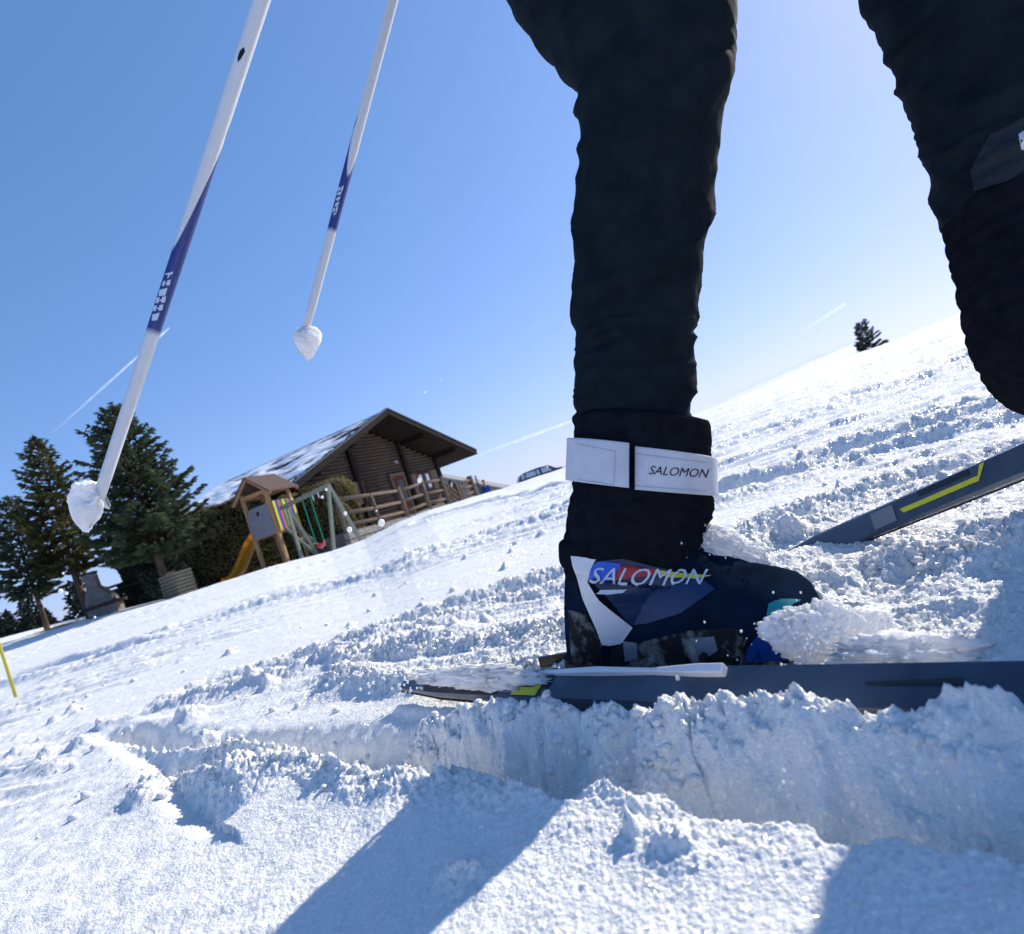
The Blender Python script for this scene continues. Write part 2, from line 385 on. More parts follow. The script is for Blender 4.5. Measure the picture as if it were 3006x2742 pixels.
def relief(x, y):
    r = np.hypot(x, y)
    h = np.zeros_like(x); cr = np.full_like(x, .12)
    k = 1.0 / (1 + (np.abs(y) / 1.0) ** 2.2)
    q = y + x * k * .95
    warp = .10 * pn(x * 1.1, y * 1.1, 3) + .03 * pn(x * 5, y * 5, 4)
    qq = q + warp
    # swells and old tracks running across the view
    h += .030 * pn(x * .35, y * .8, 21) * sm(r, 1.2, 4) * (1 - sm(r, 9, 14))
    far = sm(r, 1.0, 1.8) * (1 - sm(r, 6.0, 10.0))
    mod = .5 + .8 * np.clip(pn(x * .7, q * 2.2, 5) + .3, 0, 1)
    rid = 1 - np.abs(pn(x * .55, qq * 5.5, 6)) * 2.2
    rid2 = 1 - np.abs(pn(x * 1.2, qq * 12.0, 7)) * 2.2
    busy = np.clip(.55 + 1.3 * pn(x * .45 + 7, q * .8, 8), 0.05, 1) * (1 - .75 * sm(r, 3.8, 6.5))
    right = sm(x / np.maximum(y, .2), .25, .6)
    busy = np.maximum(busy, right * .8)
    h += far * busy * .011 * pn(x * 8, qq * 15, 29)
    h += far * busy * mod * (.026 * rid + .015 * np.clip(rid2, -1, 1)) - far * .012
    cr += far * busy * np.clip(rid, 0, 1) * .95
    nearf = (1 - sm(r, 1.0, 1.6)) * sm(y + x * .9, .55, .75)
    h += nearf * (.010 * (1 - np.abs(pn(x * 2.0, qq * 9, 9)) * 2.2) + .006 * pn(x * 6, qq * 16, 10))
    cr += nearf * .35
    # foreground: soft uneven snow with faint scrapes
    fg = 1 - sm(y + x * .9, .40, .62)
    h += fg * (.006 * pn(x * 6, y * 6, 12) + .0035 * pn((x + y * .4) * 9, (y - x * .5) * 26, 13) + .0022 * pn(x * 45, y * 45, 14))
    nr = r < 2.6
    X, Y = x[nr], y[nr]; hn = np.zeros_like(X); cn = np.zeros_like(X)
    wob = .006 * pn(X * 40, Y * 40, 15)
    def prof(poly, hh, front, backw, soft=.0, crumb=1., vary=.35, seed=1, endfade=.05):
        d, s, p, L = pdist(X + wob, Y + wob, poly)
        f = np.where(s > 0, np.exp(-(d / backw) ** 2), np.exp(-(d / front) ** 1.5))
        v = 1 + vary * 1.6 * pn(p * 22 + seed, p * 0 + seed * .37, 16) + vary * .45 * pn(p * 50 + seed, p * 0 + seed * .7, 17)
        return hh * f * v, crumb * np.exp(-(d / .022) ** 2), d, s, p
    dm = np.minimum(np.minimum(pdist(X, Y, RIM)[0], pdist(X, Y, EDGE)[0]), pdist(X, Y, RC)[0])
    damp = 1 - .9 * np.exp(-(dm / .11) ** 3)
    a, c, d, s, p = prof(RIM, .034, .052, .022, seed=2, vary=.20); hn += a * (.34 + .71 * sm(X, -.30, -.10) + .30 * sm(X, .05, .14)); cn += .45 * np.exp(-(d / .06) ** 2) * (s < 0); cn += c * .6
    a, c, d, s, p = prof(EDGE, .007, .10, .008, seed=3, vary=.08); hn += a; cn += c * .12
    # groove just beyond the smooth edge
    g = np.where(s > 0, np.exp(-((d - .032) / .028) ** 2), 0); hn -= .042 * g
    a, c, d, s, p = prof(RC, .009, .05, .012, seed=4, vary=.25); hn += a; cn += c * .8
    g = np.where(s > 0, np.exp(-((d - .032) / .026) ** 2), 0); hn -= .026 * g
    d, s, p, L = pdist(X + wob * .5, Y + wob * .5, CREASE); hn -= .013 * np.exp(-(d / .018) ** 2) * sm(p, 0, .08)
    hn += .008 * np.exp(-((d - .05) / .035) ** 2) * (s > 0)
    d, s, p, L = pdist(X, Y, SKIL); trench = np.exp(-(d / .024) ** 6)
    a, c, d, s, p = prof(R2, .036, .050, .10, seed=5, vary=.22); hn += a; cn += c
    a, c, d, s, p = prof(R3, .020, .035, .10, seed=6, vary=.25); hn += a; cn += c
    a, c, d, s, p = prof(R4, .012, .03, .06, seed=8, vary=.3); hn += a; cn += c
    for (cx, cy, hh, ww) in CLUMPS:
        dd = np.hypot(X - cx + wob, Y - cy + wob)
        hn += hh * np.exp(-(dd / ww) ** 2.6); cn += .7 * np.exp(-(dd / (ww * 1.3)) ** 2)
    hn = hn * (1 - .9 * trench) + .008 * trench
    cn = cn * (1 - trench)
    h[nr] = h[nr] * (1 - trench * .9) * damp + hn; cr[nr] += cn
    # two older tracks further out
    for poly, dep, wd in TR:
        d, s, p, L = pdist(x + .25 * wd * pn(x * 3, y * 3, 24), y + .35 * wd * pn(x * 4, y * 4, 25), poly)
        a_ = (.55 + .9 * np.clip(pn(x * 1.1, y * 2.2, 26) + .25, 0, 1))
        h += dep * a_ * (.7 * np.exp(-((d - 1.5 * wd) / (.9 * wd)) ** 2) - np.exp(-(d / wd) ** 2)) * (r < 14)
        cr += .8 * np.exp(-((d - 1.5 * wd) / wd) ** 2)
    # long faint furrows towards the crest
    ff = sm(r, 4.5, 7) * (1 - sm(r, 16, 22))
    fur = pn(x * .12, y * 1.3 + x * .05, 18)
    h += ff * (-.030 * np.exp(-(fur / .035) ** 2) * (pn(x * .5, y * .5, 19) > -.1) + .012 * pn(x * .8, y * 3, 20) + .006 * pn(x * 3, y * 8, 27))
    cr += ff * .1
    cr = np.clip(cr, 0, 1.25)
    return h, cr

rc = random.Random(3)
CLUMPS = []
def cl(px, py, hh, ww, z=-.21):
    p = on(px, py, z); CLUMPS.append((p.x, p.y, hh, ww))
for a in [(585, 2160, .040, .022), (560, 2100, .02, .03), (1215, 2275, .014, .010), (1345, 2285, .008, .008), (810, 2165, .008, .012), (905, 2235, .010, .014), (500, 2240, .012, .012),
          (1860, 2440, .006, .006), (1880, 2400, .005, .005), (1980, 2480, .003, .012), (1340, 2560, .006, .012), (420, 2330, .010, .022), (1720, 2060, .0, .01),
          (2390, 2385, .006, .004), (2330, 1570, .02, .02), (700, 2300, .012, .04), (150, 2250, .010, .03), (60, 2200, .012, .03), (1010, 1990, .01, .04), (2010, 2090, .02, .012), (2320, 2080, .012, .01)]: cl(*a)
for i in range(40):
    yy = rc.uniform(.8, 2.4); tt = rc.uniform(-.9, .9)
    CLUMPS.append((yy * tt, yy, rc.uniform(.004, .018), rc.uniform(.008, .024)))

def full_h(x, y, fine=True):
    r = np.hypot(x, y)
    h, cr = relief(x, y)
    z = base_h(x, y) + h
    f1 = 1 - sm(r, 5, 12)
    z = z + f1 * cr * (.0075 * pn(x * 26, y * 26, 31) + .0045 * (.5 - np.abs(pn(x * 55, y * 55, 32))) * 1.6)
    nr = r < 4.5
    X, Y = x[nr], y[nr]; fade = 1 - sm(r[nr], 2.2, 4.5)
    c = cr[nr]
    zz = c * (.0050 * (.5 - np.abs(pn(X * 120, Y * 120, 33))) * 1.6 + .0030 * pn(X * 240, Y * 240, 34))
    zz += (.25 + c) * .0021 * pn(X * 330, Y * 330, 35) * (1 - sm(r[nr], .8, 1.8))
    z[nr] += zz * fade
    return z, cr
def Hs(x, y):
    z, _ = full_h(np.array([float(x)]), np.array([float(y)]))
    return float(z[0])

def build_ground():
    rows = [.10]
    while rows[-1] < 900:
        r = rows[-1]
        g = .0031 if r < 1.0 else (.0031 + .0022 * min(1, (r - 1) / 2) if r < 3 else (.0053 + .006 * min(1, (r - 3) / 8) if r < 14 else (.03 if r < 60 else .12)))
        rows.append(r * (1 + g))
    rows = np.array(rows)
    dense = np.linspace(R(-52), R(50), 830)
    co = np.linspace(R(50), R(308), 52)[1:-1]
    ang = np.concatenate([dense, co])
    A, Rr = np.meshgrid(ang, rows)
    x = Rr * np.sin(A); y = Rr * np.cos(A)
    z, cr = full_h(x.ravel(), y.ravel())
    x = x.ravel(); y = y.ravel(); r = np.hypot(x, y)
    k = np.clip(cr, 0, 1) * (1 - sm(r, 1.6, 3.5))
    x2 = x + k * .0042 * pn(x * 95, y * 95, 41); y2 = y + k * .0042 * pn(x * 95 + 9, y * 95, 42)
    nR, nA = len(rows), len(ang)
    co_ = np.stack([x2, y2, z], 1)
    co_ = np.concatenate([co_, [[0, 0, -.23]]]).astype(np.float32)
    i = np.arange(nR - 1)[:, None] * nA; j = np.arange(nA)[None, :]; j2 = (j + 1) % nA
    q = np.stack([i + j, i + nA + j, i + nA + j2, i + j2], -1).reshape(-1, 4)
    tri = np.stack([np.full(nA, nR * nA), np.arange(nA), (np.arange(nA) + 1) % nA], 1)
    loops = np.concatenate([q.ravel(), tri.ravel()]).astype(np.int32)
    nf = len(q) + len(tri)
    me = bpy.data.meshes.new('snow_ground')
    me.vertices.add(len(co_)); me.vertices.foreach_set('co', co_.ravel())
    me.loops.add(len(loops)); me.loops.foreach_set('vertex_index', loops)
    me.polygons.add(nf)
    ls = np.concatenate([np.arange(len(q)) * 4, len(q) * 4 + np.arange(nA) * 3]).astype(np.int32)
    me.polygons.foreach_set('loop_start', ls)
    me.polygons.foreach_set('use_smooth', np.ones(nf, bool))
    me.materials.append(M['snow'])
    me.update(calc_edges=True); me.validate()
    o = link('snow_ground', me)
    tag(o, kind='structure')
    print('ground faces', nf)
    return o
build_ground()

# ------------------------------------------------------------------ contrails high in the sky
def contrail_mat(seed, dens):
    mt = bpy.data.materials.new('ice_trail'); mt.use_nodes = True
    n = mt.node_tree.nodes; L = mt.node_tree.links
    n.remove(n['Principled BSDF'])
    df = n.new('ShaderNodeBsdfDiffuse'); df.inputs[0].default_value = (.95, .95, .97, 1)
    tl = n.new('ShaderNodeBsdfTranslucent'); tl.inputs[0].default_value = (.95, .95, .97, 1)
    ad = n.new('ShaderNodeAddShader'); L.new(df.outputs[0], ad.inputs[0]); L.new(tl.outputs[0], ad.inputs[1])
    tr = n.new('ShaderNodeBsdfTransparent'); mx = n.new('ShaderNodeMixShader')
    uv = n.new('ShaderNodeUVMap'); uv.uv_map = 'uv'; sp = n.new('ShaderNodeSeparateXYZ'); L.new(uv.outputs[0], sp.inputs[0])
    # dense along the middle, thinning to the rims and to the old end
    a = n.new('ShaderNodeMath'); a.operation = 'MULTIPLY_ADD'; a.inputs[1].default_value = 2; a.inputs[2].default_value = -1; L.new(sp.outputs[1], a.inputs[0])
    b = n.new('ShaderNodeMath'); b.operation = 'MULTIPLY'; L.new(a.outputs[0], b.inputs[0]); L.new(a.outputs[0], b.inputs[1])
    c = n.new('ShaderNodeMath'); c.operation = 'SUBTRACT'; c.inputs[0].default_value = 1; c.use_clamp = True; L.new(b.outputs[0], c.inputs[1])
    c2 = n.new('ShaderNodeMath'); c2.operation = 'POWER'; c2.inputs[1].default_value = 2; L.new(c.outputs[0], c2.inputs[0])
    d = n.new('ShaderNodeMath'); d.operation = 'MULTIPLY'; L.new(c2.outputs[0], d.inputs[0])
    rp = n.new('ShaderNodeValToRGB'); rp.color_ramp.elements[0].color = (0, 0, 0, 1); rp.color_ramp.elements[1].color = (1, 1, 1, 1)
    rp.color_ramp.elements[1].position = .7; L.new(sp.outputs[0], rp.inputs[0]); L.new(rp.outputs[0], d.inputs[1])
    no = n.new('ShaderNodeTexNoise'); no.inputs['Scale'].default_value = 4; mp = n.new('ShaderNodeMapping'); mp.inputs['Scale'].default_value = (6, .5, 1); mp.inputs['Location'].default_value = (seed, 0, 0)
    L.new(uv.outputs[0], mp.inputs[0]); L.new(mp.outputs[0], no.inputs['Vector'])
    e = n.new('ShaderNodeMath'); e.operation = 'MULTIPLY'; L.new(d.outputs[0], e.inputs[0]); L.new(no.outputs[0], e.inputs[1])
    f = n.new('ShaderNodeMath'); f.operation = 'MULTIPLY'; f.inputs[1].default_value = dens * 2; f.use_clamp = True; L.new(e.outputs[0], f.inputs[0])
    L.new(f.outputs[0], mx.inputs[0]); L.new(tr.outputs[0], mx.inputs[1]); L.new(ad.outputs[0], mx.inputs[2]); L.new(mx.outputs[0], n['Material Output'].inputs[0])
    return mt
def contrail(a, b, w0, w1, label, seed, dens, D=6000.):
    A, B = at(*a, D), at(*b, D)
    side = (B - A).cross(A).normalized(); N = 24; K = 6
    vs, fs, uvs = [], [], []
    for i in range(N + 1):
        t = i / N; c = A.lerp(B, t); wd = (w0 * (1 - t) + w1 * t) * D / FPX
        wd *= 1 + .15 * math.sin(i * 1.7 + seed)
        for j in range(K + 1):
            s = j / K * 2 - 1
            vs.append(c + side * s * wd + c.normalized() * (s * s) * wd)
            uvs.append((t, j / K))
    for i in range(N):
        for j in range(K):
            q = i * (K + 1) + j; fs.append((q, q + 1, q + K + 2, q + K + 1))
    me = bpy.data.meshes.new('contrail'); me.from_pydata(vs, [], fs)
    ul = me.uv_layers.new(name='uv')
    for lp in me.loops: ul.data[lp.index].uv = uvs[lp.vertex_index]
    me.materials.append(contrail_mat(seed, dens))
    o = link('contrail', me); tag(o, label, 'contrail', 'contrails in the blue sky')
    return o
contrail((140, 1285), (497, 963), 5, 4, 'sharp white contrail crossing behind the nearest ski pole above the spruces', 1, .42)
contrail((1330, 1360), (1700, 1226), 12, 8, 'faint straight contrail between the chalet gable and the skier boot', 5, .22)
contrail((2020, 1235), (2520, 1010), 40, 26, 'broad soft contrail low over the slope left of the small spruce', 9, .35)
contrail((2330, 985), (2480, 890), 8, 12, 'short wispy contrail high above the small spruce', 14, .18)

# ------------------------------------------------------------------ conifers
def sprays(mb_v, mb_f, centres, dirs, length, width, rnd, n=None):
    pass
def conifer(name, base, H, Rad, h0, seed, label, group, needle, nbr=170, dens=1.0, spray=.15, trunk_r=.11, lean=(0, 0), cat='tree', power=.75, lop=(0, 0)):
    rn = random.Random(seed); nr = np.random.RandomState(seed)
    t = empty(name, base, 0, label=label, cat=cat, group=group)
    mb = MB()
    N = 9
    axis = lambda h: Vector((lean[0] * h + .03 * math.sin(h * 1.7 + seed), lean[1] * h + .03 * math.cos(h * 1.3), h))
    mb.tube([axis(-.25 + (H + .2) * i / N) for i in range(N + 1)], [trunk_r * (1 - .93 * (i / N)) for i in range(N + 1)], 8)
    C, D, S = [], [], []
    for b in range(nbr):
        u = (b + rn.random()) / nbr
        h = h0 + (H - h0) * (u ** 1.05) * .985
        az = b * 2.39996 + rn.uniform(-.5, .5)
        f = (h - h0) / (H - h0)
        L = Rad * ((1 - f) ** power) * (.55 + .45 * min(1, f / .12)) * rn.uniform(.62, 1.15) + .10
        L *= 1 + lop[0] * math.cos(az) + lop[1] * math.sin(az)
        a0 = axis(h); out = Vector((math.cos(az), math.sin(az), 0)); per = Vector((-out.y, out.x, 0))
        droop = rn.uniform(.12, .32) * (1 - f * .9); rise = rn.uniform(.10, .30)
        pts = []
        for k in range(5):
            s = k / 4
            pts.append(a0 + out * L * s + Vector((0, 0, L * (-droop * s * 1.4 + (droop * .7 + rise) * s * s + f * .5 * s))))
        mb.tube(pts, [max(.006, trunk_r * .22 * (1 - s / 4.6)) for s in range(5)], 4, caps=False)
        ns = int((L / spray) * 7.5 * dens) + 5
        for q in range(ns):
            s = rn.uniform(.16, 1.0) ** .8
            i = min(3, int(s * 4)); p = pts[i].lerp(pts[i + 1], s * 4 - i)
            side = rn.uniform(-1, 1); tw = L * .34 * (1.15 - s) * side
            C.append(p + per * tw + Vector((0, 0, -abs(tw) * rn.uniform(.05, .35) + rn.uniform(-.03, .03))))
            dd = out * rn.uniform(.5, 1) + per * side * 1.1 + Vector((0, 0, rn.uniform(-.55, .35)))
            D.append(dd.normalized()); S.append(spray * rn.uniform(.65, 1.35) * (.6 + .4 * (1 - f)))
    for q in range(14):
        C.append(axis(H - .02 * q)); az = rn.uniform(0, 6.28)
        D.append(Vector((math.cos(az) * .5, math.sin(az) * .5, 1)).normalized()); S.append(spray * .8)
    C = np.array(C); D = np.array(D); S = np.array(S)[:, None]
    rv = nr.randn(*C.shape); X = np.cross(D, rv); X /= np.linalg.norm(X, axis=1)[:, None] + 1e-9
    Z = np.cross(D, X)
    W = .26
    v = np.stack([C - D * S * .25, C + X * S * W + D * S * .25 - Z * S * .06, C + D * S, C - X * S * W + D * S * .25 + Z * S * .06,
                  C + Z * S * W + D * S * .2, C - Z * S * W + D * S * .2], 1).reshape(-1, 3)
    n = len(C); b = np.arange(n)[:, None] * 6
    f = np.concatenate([b + np.array([[0, 1, 2, 3]]), b + np.array([[0, 4, 2, 5]])])
    me = bpy.data.meshes.new('crown'); me.from_pydata(v.tolist(), [], f.tolist()); me.materials.append(needle)
    mb.build('trunk', M['bark'], t, True)
    link('crown', me, t)
    return t
def gpt(px, py_unused, Y):     # ground under the photo column px at depth Y: iterate along the leaning vertical
    py = py_unused
    for _ in range(8):
        p = at(px, py, Y); zg = Hs(p.x, p.y)
        dz = (zg - p.z) * FPX / Y
        px_, py = px, py - dz / math.cos(ROLL) * 1.0
    p = at(px, py, Y)
    return Vector((p.x, p.y, Hs(p.x, p.y)))
def ground(x, y): return Vector((x, y, Hs(x, y)))
def gt(t, Y): return ground(t * Y, Y)
SP = 'spruces on the left of the slope'
conifer('spruce_tree', gt(-.789, 20), 4.45, 1.25, 1.15, 1, 'smallest left spruce with bare brown lower trunk standing in straw', SP, M['needle_b'], nbr=105, dens=.8, trunk_r=.09, spray=.17, lean=(.012, 0), power=.7)
conifer('spruce_tree', gt(-.718, 20), 6.1, 1.45, 1.6, 2, 'tall spruce with cones and yellowish needles between its two neighbours', SP, M['needle'], nbr=150, dens=.8, trunk_r=.13, spray=.18, lean=(.005, 0), lop=(.1, -.1))
conifer('spruce_tree', gt(-.582, 19), 6.1, 1.85, 1.4, 3, 'largest dense blue-green spruce beside the hedge, behind the log box', SP, M['needle_b'], nbr=215, dens=1.0, trunk_r=.15, spray=.18, power=.62)
conifer('spruce_tree', gt(.600, 22), 1.48, .52, .12, 4, 'tiny lone spruce peeking over the crest on the right', 'lone spruce on the right crest', M['needle_b'], nbr=70, dens=1.5, trunk_r=.03, spray=.085, power=.8, lop=(.3, 0))
for i, (t_, Y_, H_) in enumerate([(-.862, 62, 5.3), (-.842, 66, 4.7), (-.815, 64, 5.6), (-.802, 60, 5.2), (-.785, 66, 4.6), (-.731, 55, 5.8), (-.712, 54, 6.8), (-.692, 58, 5.0), (-.88, 60, 6.0)]):
    b = gt(t_, Y_)
    lab = ['far spruce nearest the left picture edge behind the snow bank', 'second far spruce from the left edge', 'far spruce left of the two close together behind the straw tree', 'far spruce right against the bare spruce trunk',
           'low far spruce just right of the bare spruce trunk', 'left one of the pair of far spruces between the two bare trunks', 'tallest far spruce left of the tall spruce trunk', 'dim far spruce behind the tall spruce trunk', 'far spruce cut by the left picture edge'][i]
    b.z = [.0361, .033, .030, .029, .027, .0225, .0215, .0215, .037][i] * Y_ - .8
    top = [.0361 + .046, .033 + .040, .030 + .05, .029 + .052, .03 + .028, .0225 + .062, .0215 + .078, .0215 + .045, .09][i] * Y_
    conifer('spruce_tree', b, top - b.z, 1.35, .1, 50 + i, lab, 'far spruces behind the snow bank', M['needle_far'], nbr=70, dens=.55, trunk_r=.12, spray=.42, power=.85)

# ------------------------------------------------------------------ hedge and shrub
def leafy(name, t, boxes, n, size, mats, seed, rnd=.16, top_noise=.12):
    # boxes: (centre, half x, half y, half z, rz); leaf faces on and just under the surface, dark twigs inside
    nr = np.random.RandomState(seed); mb = MB(); vs = []; fs = []
    tot = sum(hx * hz + hy * hz + hx * hy for _, hx, hy, hz, _ in boxes)
    for c, hx, hy, hz, rz in boxes:
        rot = Matrix.Rotation(rz, 3, 'Z')
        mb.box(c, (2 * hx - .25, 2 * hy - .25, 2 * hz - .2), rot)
        k = int(n * (hx * hz + hy * hz + hx * hy) / tot)
        p = nr.uniform(-1, 1, (k, 3)); ax = nr.choice(3, k, p=np.array([hy * hz, hx * hz, hx * hy]) / (hx * hz + hy * hz + hx * hy))
        p[np.arange(k), ax] = np.sign(p[np.arange(k), ax])
        h = np.array([hx, hy, hz]); pw = 6.0
        p = p / (np.sum(np.abs(p) ** pw, 1) ** (1 / pw))[:, None]
        p = p * h
        bump = pn(p[:, 0] * 1.9 + p[:, 2], p[:, 1] * 1.9 + p[:, 2] * 1.3, seed)
        p = p * (1 + (bump * rnd + nr.uniform(-.07, .02, k))[:, None] / np.maximum(h, .5))
        Rm = np.array(rot); p = p @ Rm.T + np.array(c)
        d = nr.randn(k, 3); d /= np.linalg.norm(d, axis=1)[:, None]; x = np.cross(d, nr.randn(k, 3)); x /= np.linalg.norm(x, axis=1)[:, None]
        s = size * nr.uniform(.6, 1.4, (k, 1))
        b = len(vs)
        v = np.stack([p - d * s, p + x * s * .6, p + d * s, p - x * s * .6], 1).reshape(-1, 3)
        vs.extend(v.tolist()); fs.extend((b + np.arange(k)[:, None] * 4 + np.arange(4)[None]).tolist())
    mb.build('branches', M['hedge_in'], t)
    me = bpy.data.meshes.new('foliage'); me.from_pydata(vs, [], fs); me.materials.append(mats); link('foliage', me, t)
def wall_box(t0, Y0, t1, Y1, z0, z1, dep):
    a = Vector((t0 * Y0, Y0, 0)); b = Vector((t1 * Y1, Y1, 0)); d = b - a
    nrm = Vector((-d.y, d.x, 0)).normalized() * dep / 2
    c = (a + b) / 2 + nrm; c.z = (z0 + z1) / 2
    return (tuple(c), d.length / 2, dep / 2, (z1 - z0) / 2, math.atan2(d.y, d.x))
hd = empty('hedge', (0, 0, 0), label='tall clipped brown-green hedge behind the yellow slide and play tower', cat='hedge', group='clipped hedges')
leafy('hedge', hd, [wall_box(-.585, 23.2, -.385, 23.9, -.5, 3.07, 1.3)], 28000, .045, M['hedge'], 5)
hd = empty('hedge', (0, 0, 0), label='rounded brownish hedge end behind the swing, beside the terrace stone wall', cat='hedge', group='clipped hedges')
leafy('hedge', hd, [wall_box(-.392, 22.0, -.285, 21.2, -.4, 2.30, 1.5)], 20000, .045, M['hedge'], 6, rnd=.3)
sh = empty('shrub', (0, 0, 0), label='dark evergreen shrub between the garden table and the log box', cat='shrub')
leafy('shrub', sh, [wall_box(-.655, 20.4, -.585, 20.4, -.1, 1.9, 1.2)], 9000, .07, M['needle_far'], 8, rnd=.5)

# ------------------------------------------------------------------ chalet
AP = Vector((-.165 * 30.9, 30.9, 0))
gx = Vector((.44, .898, 0)).normalized(); gy = Vector((-gx.y, gx.x, 0))
rz = math.atan2(gx.y, gx.x)
ch = empty('log_chalet', (AP.x, AP.y, 0), rz, label='dark brown log chalet with a snowy tiled gable roof above the terrace', cat='chalet')
inv = Matrix.Rotation(-rz, 3, 'Z')
def loc_on_wall(px, py, yl):
    q = ray(px, py); # plane local y = yl
    n = gy; t = (AP.dot(n) + yl) / q.dot(n)
    p = inv @ (q * t - Vector((AP.x, AP.y, 0)))
    return p
ZR, SPAN = 5.74, 7.35
pl = inv @ (at(912, 1404, 24.3) - AP); pr = inv @ (at(1398, 1325, 37.6) - AP)
ZE = 2.90
slope = (ZR - ZE) / SPAN
WY = 1.8; DEPTH = 12.2
def roofz(x): return ZR - abs(x) * slope
# roof deck, one slab for each side
for s in (-1, 1):
    mb = MB(); th = .10
    for y0, y1 in ((0, DEPTH),):
        vs = [(0, y0, ZR - .04), (s * SPAN, y0, ZE - .04), (s * SPAN, y1, ZE - .04), (0, y1, ZR - .04)]
        vs += [(x, y, z - .16) for x, y, z in vs]
        mb.add(vs, [(0, 1, 2, 3), (7, 6, 5, 4), (0, 4, 5, 1), (1, 5, 6, 2), (2, 6, 7, 3), (3, 7, 4, 0)])
    mb.build('roof', M['timber'], ch)
    # tile courses
    n = 24
    for i in range(n):
        x0 = SPAN * i / n; x1 = SPAN * (i + 1) / n + .05
        mb = MB(); cols = 40
        zz0, zz1 = ZR - x0 * slope, ZR - x1 * slope
        rings = []
        for c in range(cols + 1):
            y = -.06 + (DEPTH + .1) * c / cols; wv = .018 * (c % 2)
            rings.append([(s * x0, y, zz0 + .015 + wv), (s * x1, y, zz1 + .065 + wv), (s * x1, y, zz1 + .02 + wv), (s * x0, y, zz0 - .02)])
        mb.loft(rings, True)
        mb.build('tile_course', M['tile'], ch)
    # barge board
    mb = MB(); mb.beam((s * .0, -.12, ZR - .10), (s * (SPAN + .02), -.12, ZE - .10), .09, .26)
    mb.build('barge_board', M['timber'], ch)
    mb = MB(); mb.beam((s * .0, -.10, ZR + .075), (s * (SPAN + .05), -.10, ZE + .075), .20, .05)
    mb.build('verge_flashing', M['flash'], ch)
    mb = MB(); mb.beam((s * (SPAN + .06), -.1, ZE + .0), (s * (SPAN + .06), DEPTH, ZE + .0), .12, .12); mb.build('gutter', M['flash'], ch)
# snow lying on the left slope
nx, ny = 70, 130
vs, fs = [], []
for i in range(nx + 1):
    for j in range(ny + 1):
        u = i / nx; v = j / ny; x = .35 + (SPAN - .42) * u; y = .25 + (DEPTH - .3) * v
        nn = float(pn(np.array([x * .9]), np.array([y * .55]), 61)[0]) + .5 * float(pn(np.array([x * 4.]), np.array([y * 1.2]), 62)[0])
        edge = min(1, u * 3.2 + .1) * min(1, (1 - u) * 30)
        hgt = (.0 + .11 * nn + .05 * (v - .1) + .05 * u) * edge + .01
        hgt = max(-.03, min(.16, hgt))
        vs.append((-x, y, ZR - x * slope + .045 + hgt))
for i in range(nx):
    for j in range(ny):
        a = i * (ny + 1) + j; fs.append((a, a + ny + 1, a + ny + 2, a + 1))
MB().add(vs, fs).build('roof_snow', M['snow_far'], ch, True)
# walls: corner and middle timbers, logs between them
wl = loc_on_wall(1290, 1400, WY).x
HW = max(5.0, min(6.2, wl))
xa = loc_on_wall(1043, 1400, WY).x; xb = loc_on_wall(1190, 1380, WY).x
print('chalet wall', HW, xa, xb)
Z0 = -.4
MB().box((0, WY + .35 + (DEPTH - 3) / 2, (Z0 + 2.4) / 2), (2 * HW - .2, DEPTH - 3, 2.4 - Z0)).build('inner_wall', M['timber'], ch)
gp = MB(); gp.add([(-HW + .1, WY + .2, Z0), (HW - .1, WY + .2, Z0), (HW - .1, WY + .2, roofz(HW) - .2), (0, WY + .2, ZR - .25), (-HW + .1, WY + .2, roofz(HW) - .2)], [(0, 1, 2, 3, 4)])
gp.build('gable_backing', M['timber'], ch)
bays = [(-HW, xa - .14), (xa + .14, xb - .14), (xb + .14, HW)]
zz = Z0 + .1
while zz < ZR - .35:
    lim = (ZR - .24 - zz - .08) / slope
    for a, b in bays:
        a2, b2 = max(a, -lim), min(b, lim)
        if b2 - a2 > .3:
            mb = MB(); mb.tube([(a2, WY + .06, zz), (b2, WY + .06, zz)], .088, 8); mb.build('log', M['log'], ch, True)
    zz += .172
for x in (-HW, xa, xb, HW):
    mb = MB(); mb.box((x, WY - .02, (roofz(abs(x)) - .22 + Z0) / 2), (.26, .26, roofz(abs(x)) - .22 - Z0)); mb.build('post', M['timber'], ch)
for zz in np.arange(Z0 + .1, roofz(HW) - .35, .172):
    mb = MB(); mb.tube([(-HW + .02, WY + .1, zz), (-HW + .02, DEPTH - 1.2, zz)], .088, 8); mb.build('log', M['log'], ch, True)
    mb = MB(); mb.tube([(HW - .02, WY + .1, zz), (HW - .02, DEPTH - 1.2, zz)], .088, 8); mb.build('log', M['log'], ch, True)
for x in (-5.6, -2.9, 0, 2.9, 5.6):
    mb = MB(); z = roofz(abs(x)) - .30; mb.box((x, 1.25, z - .02), (.2, 2.2, .24)); mb.build('purlin', M['timber'], ch)
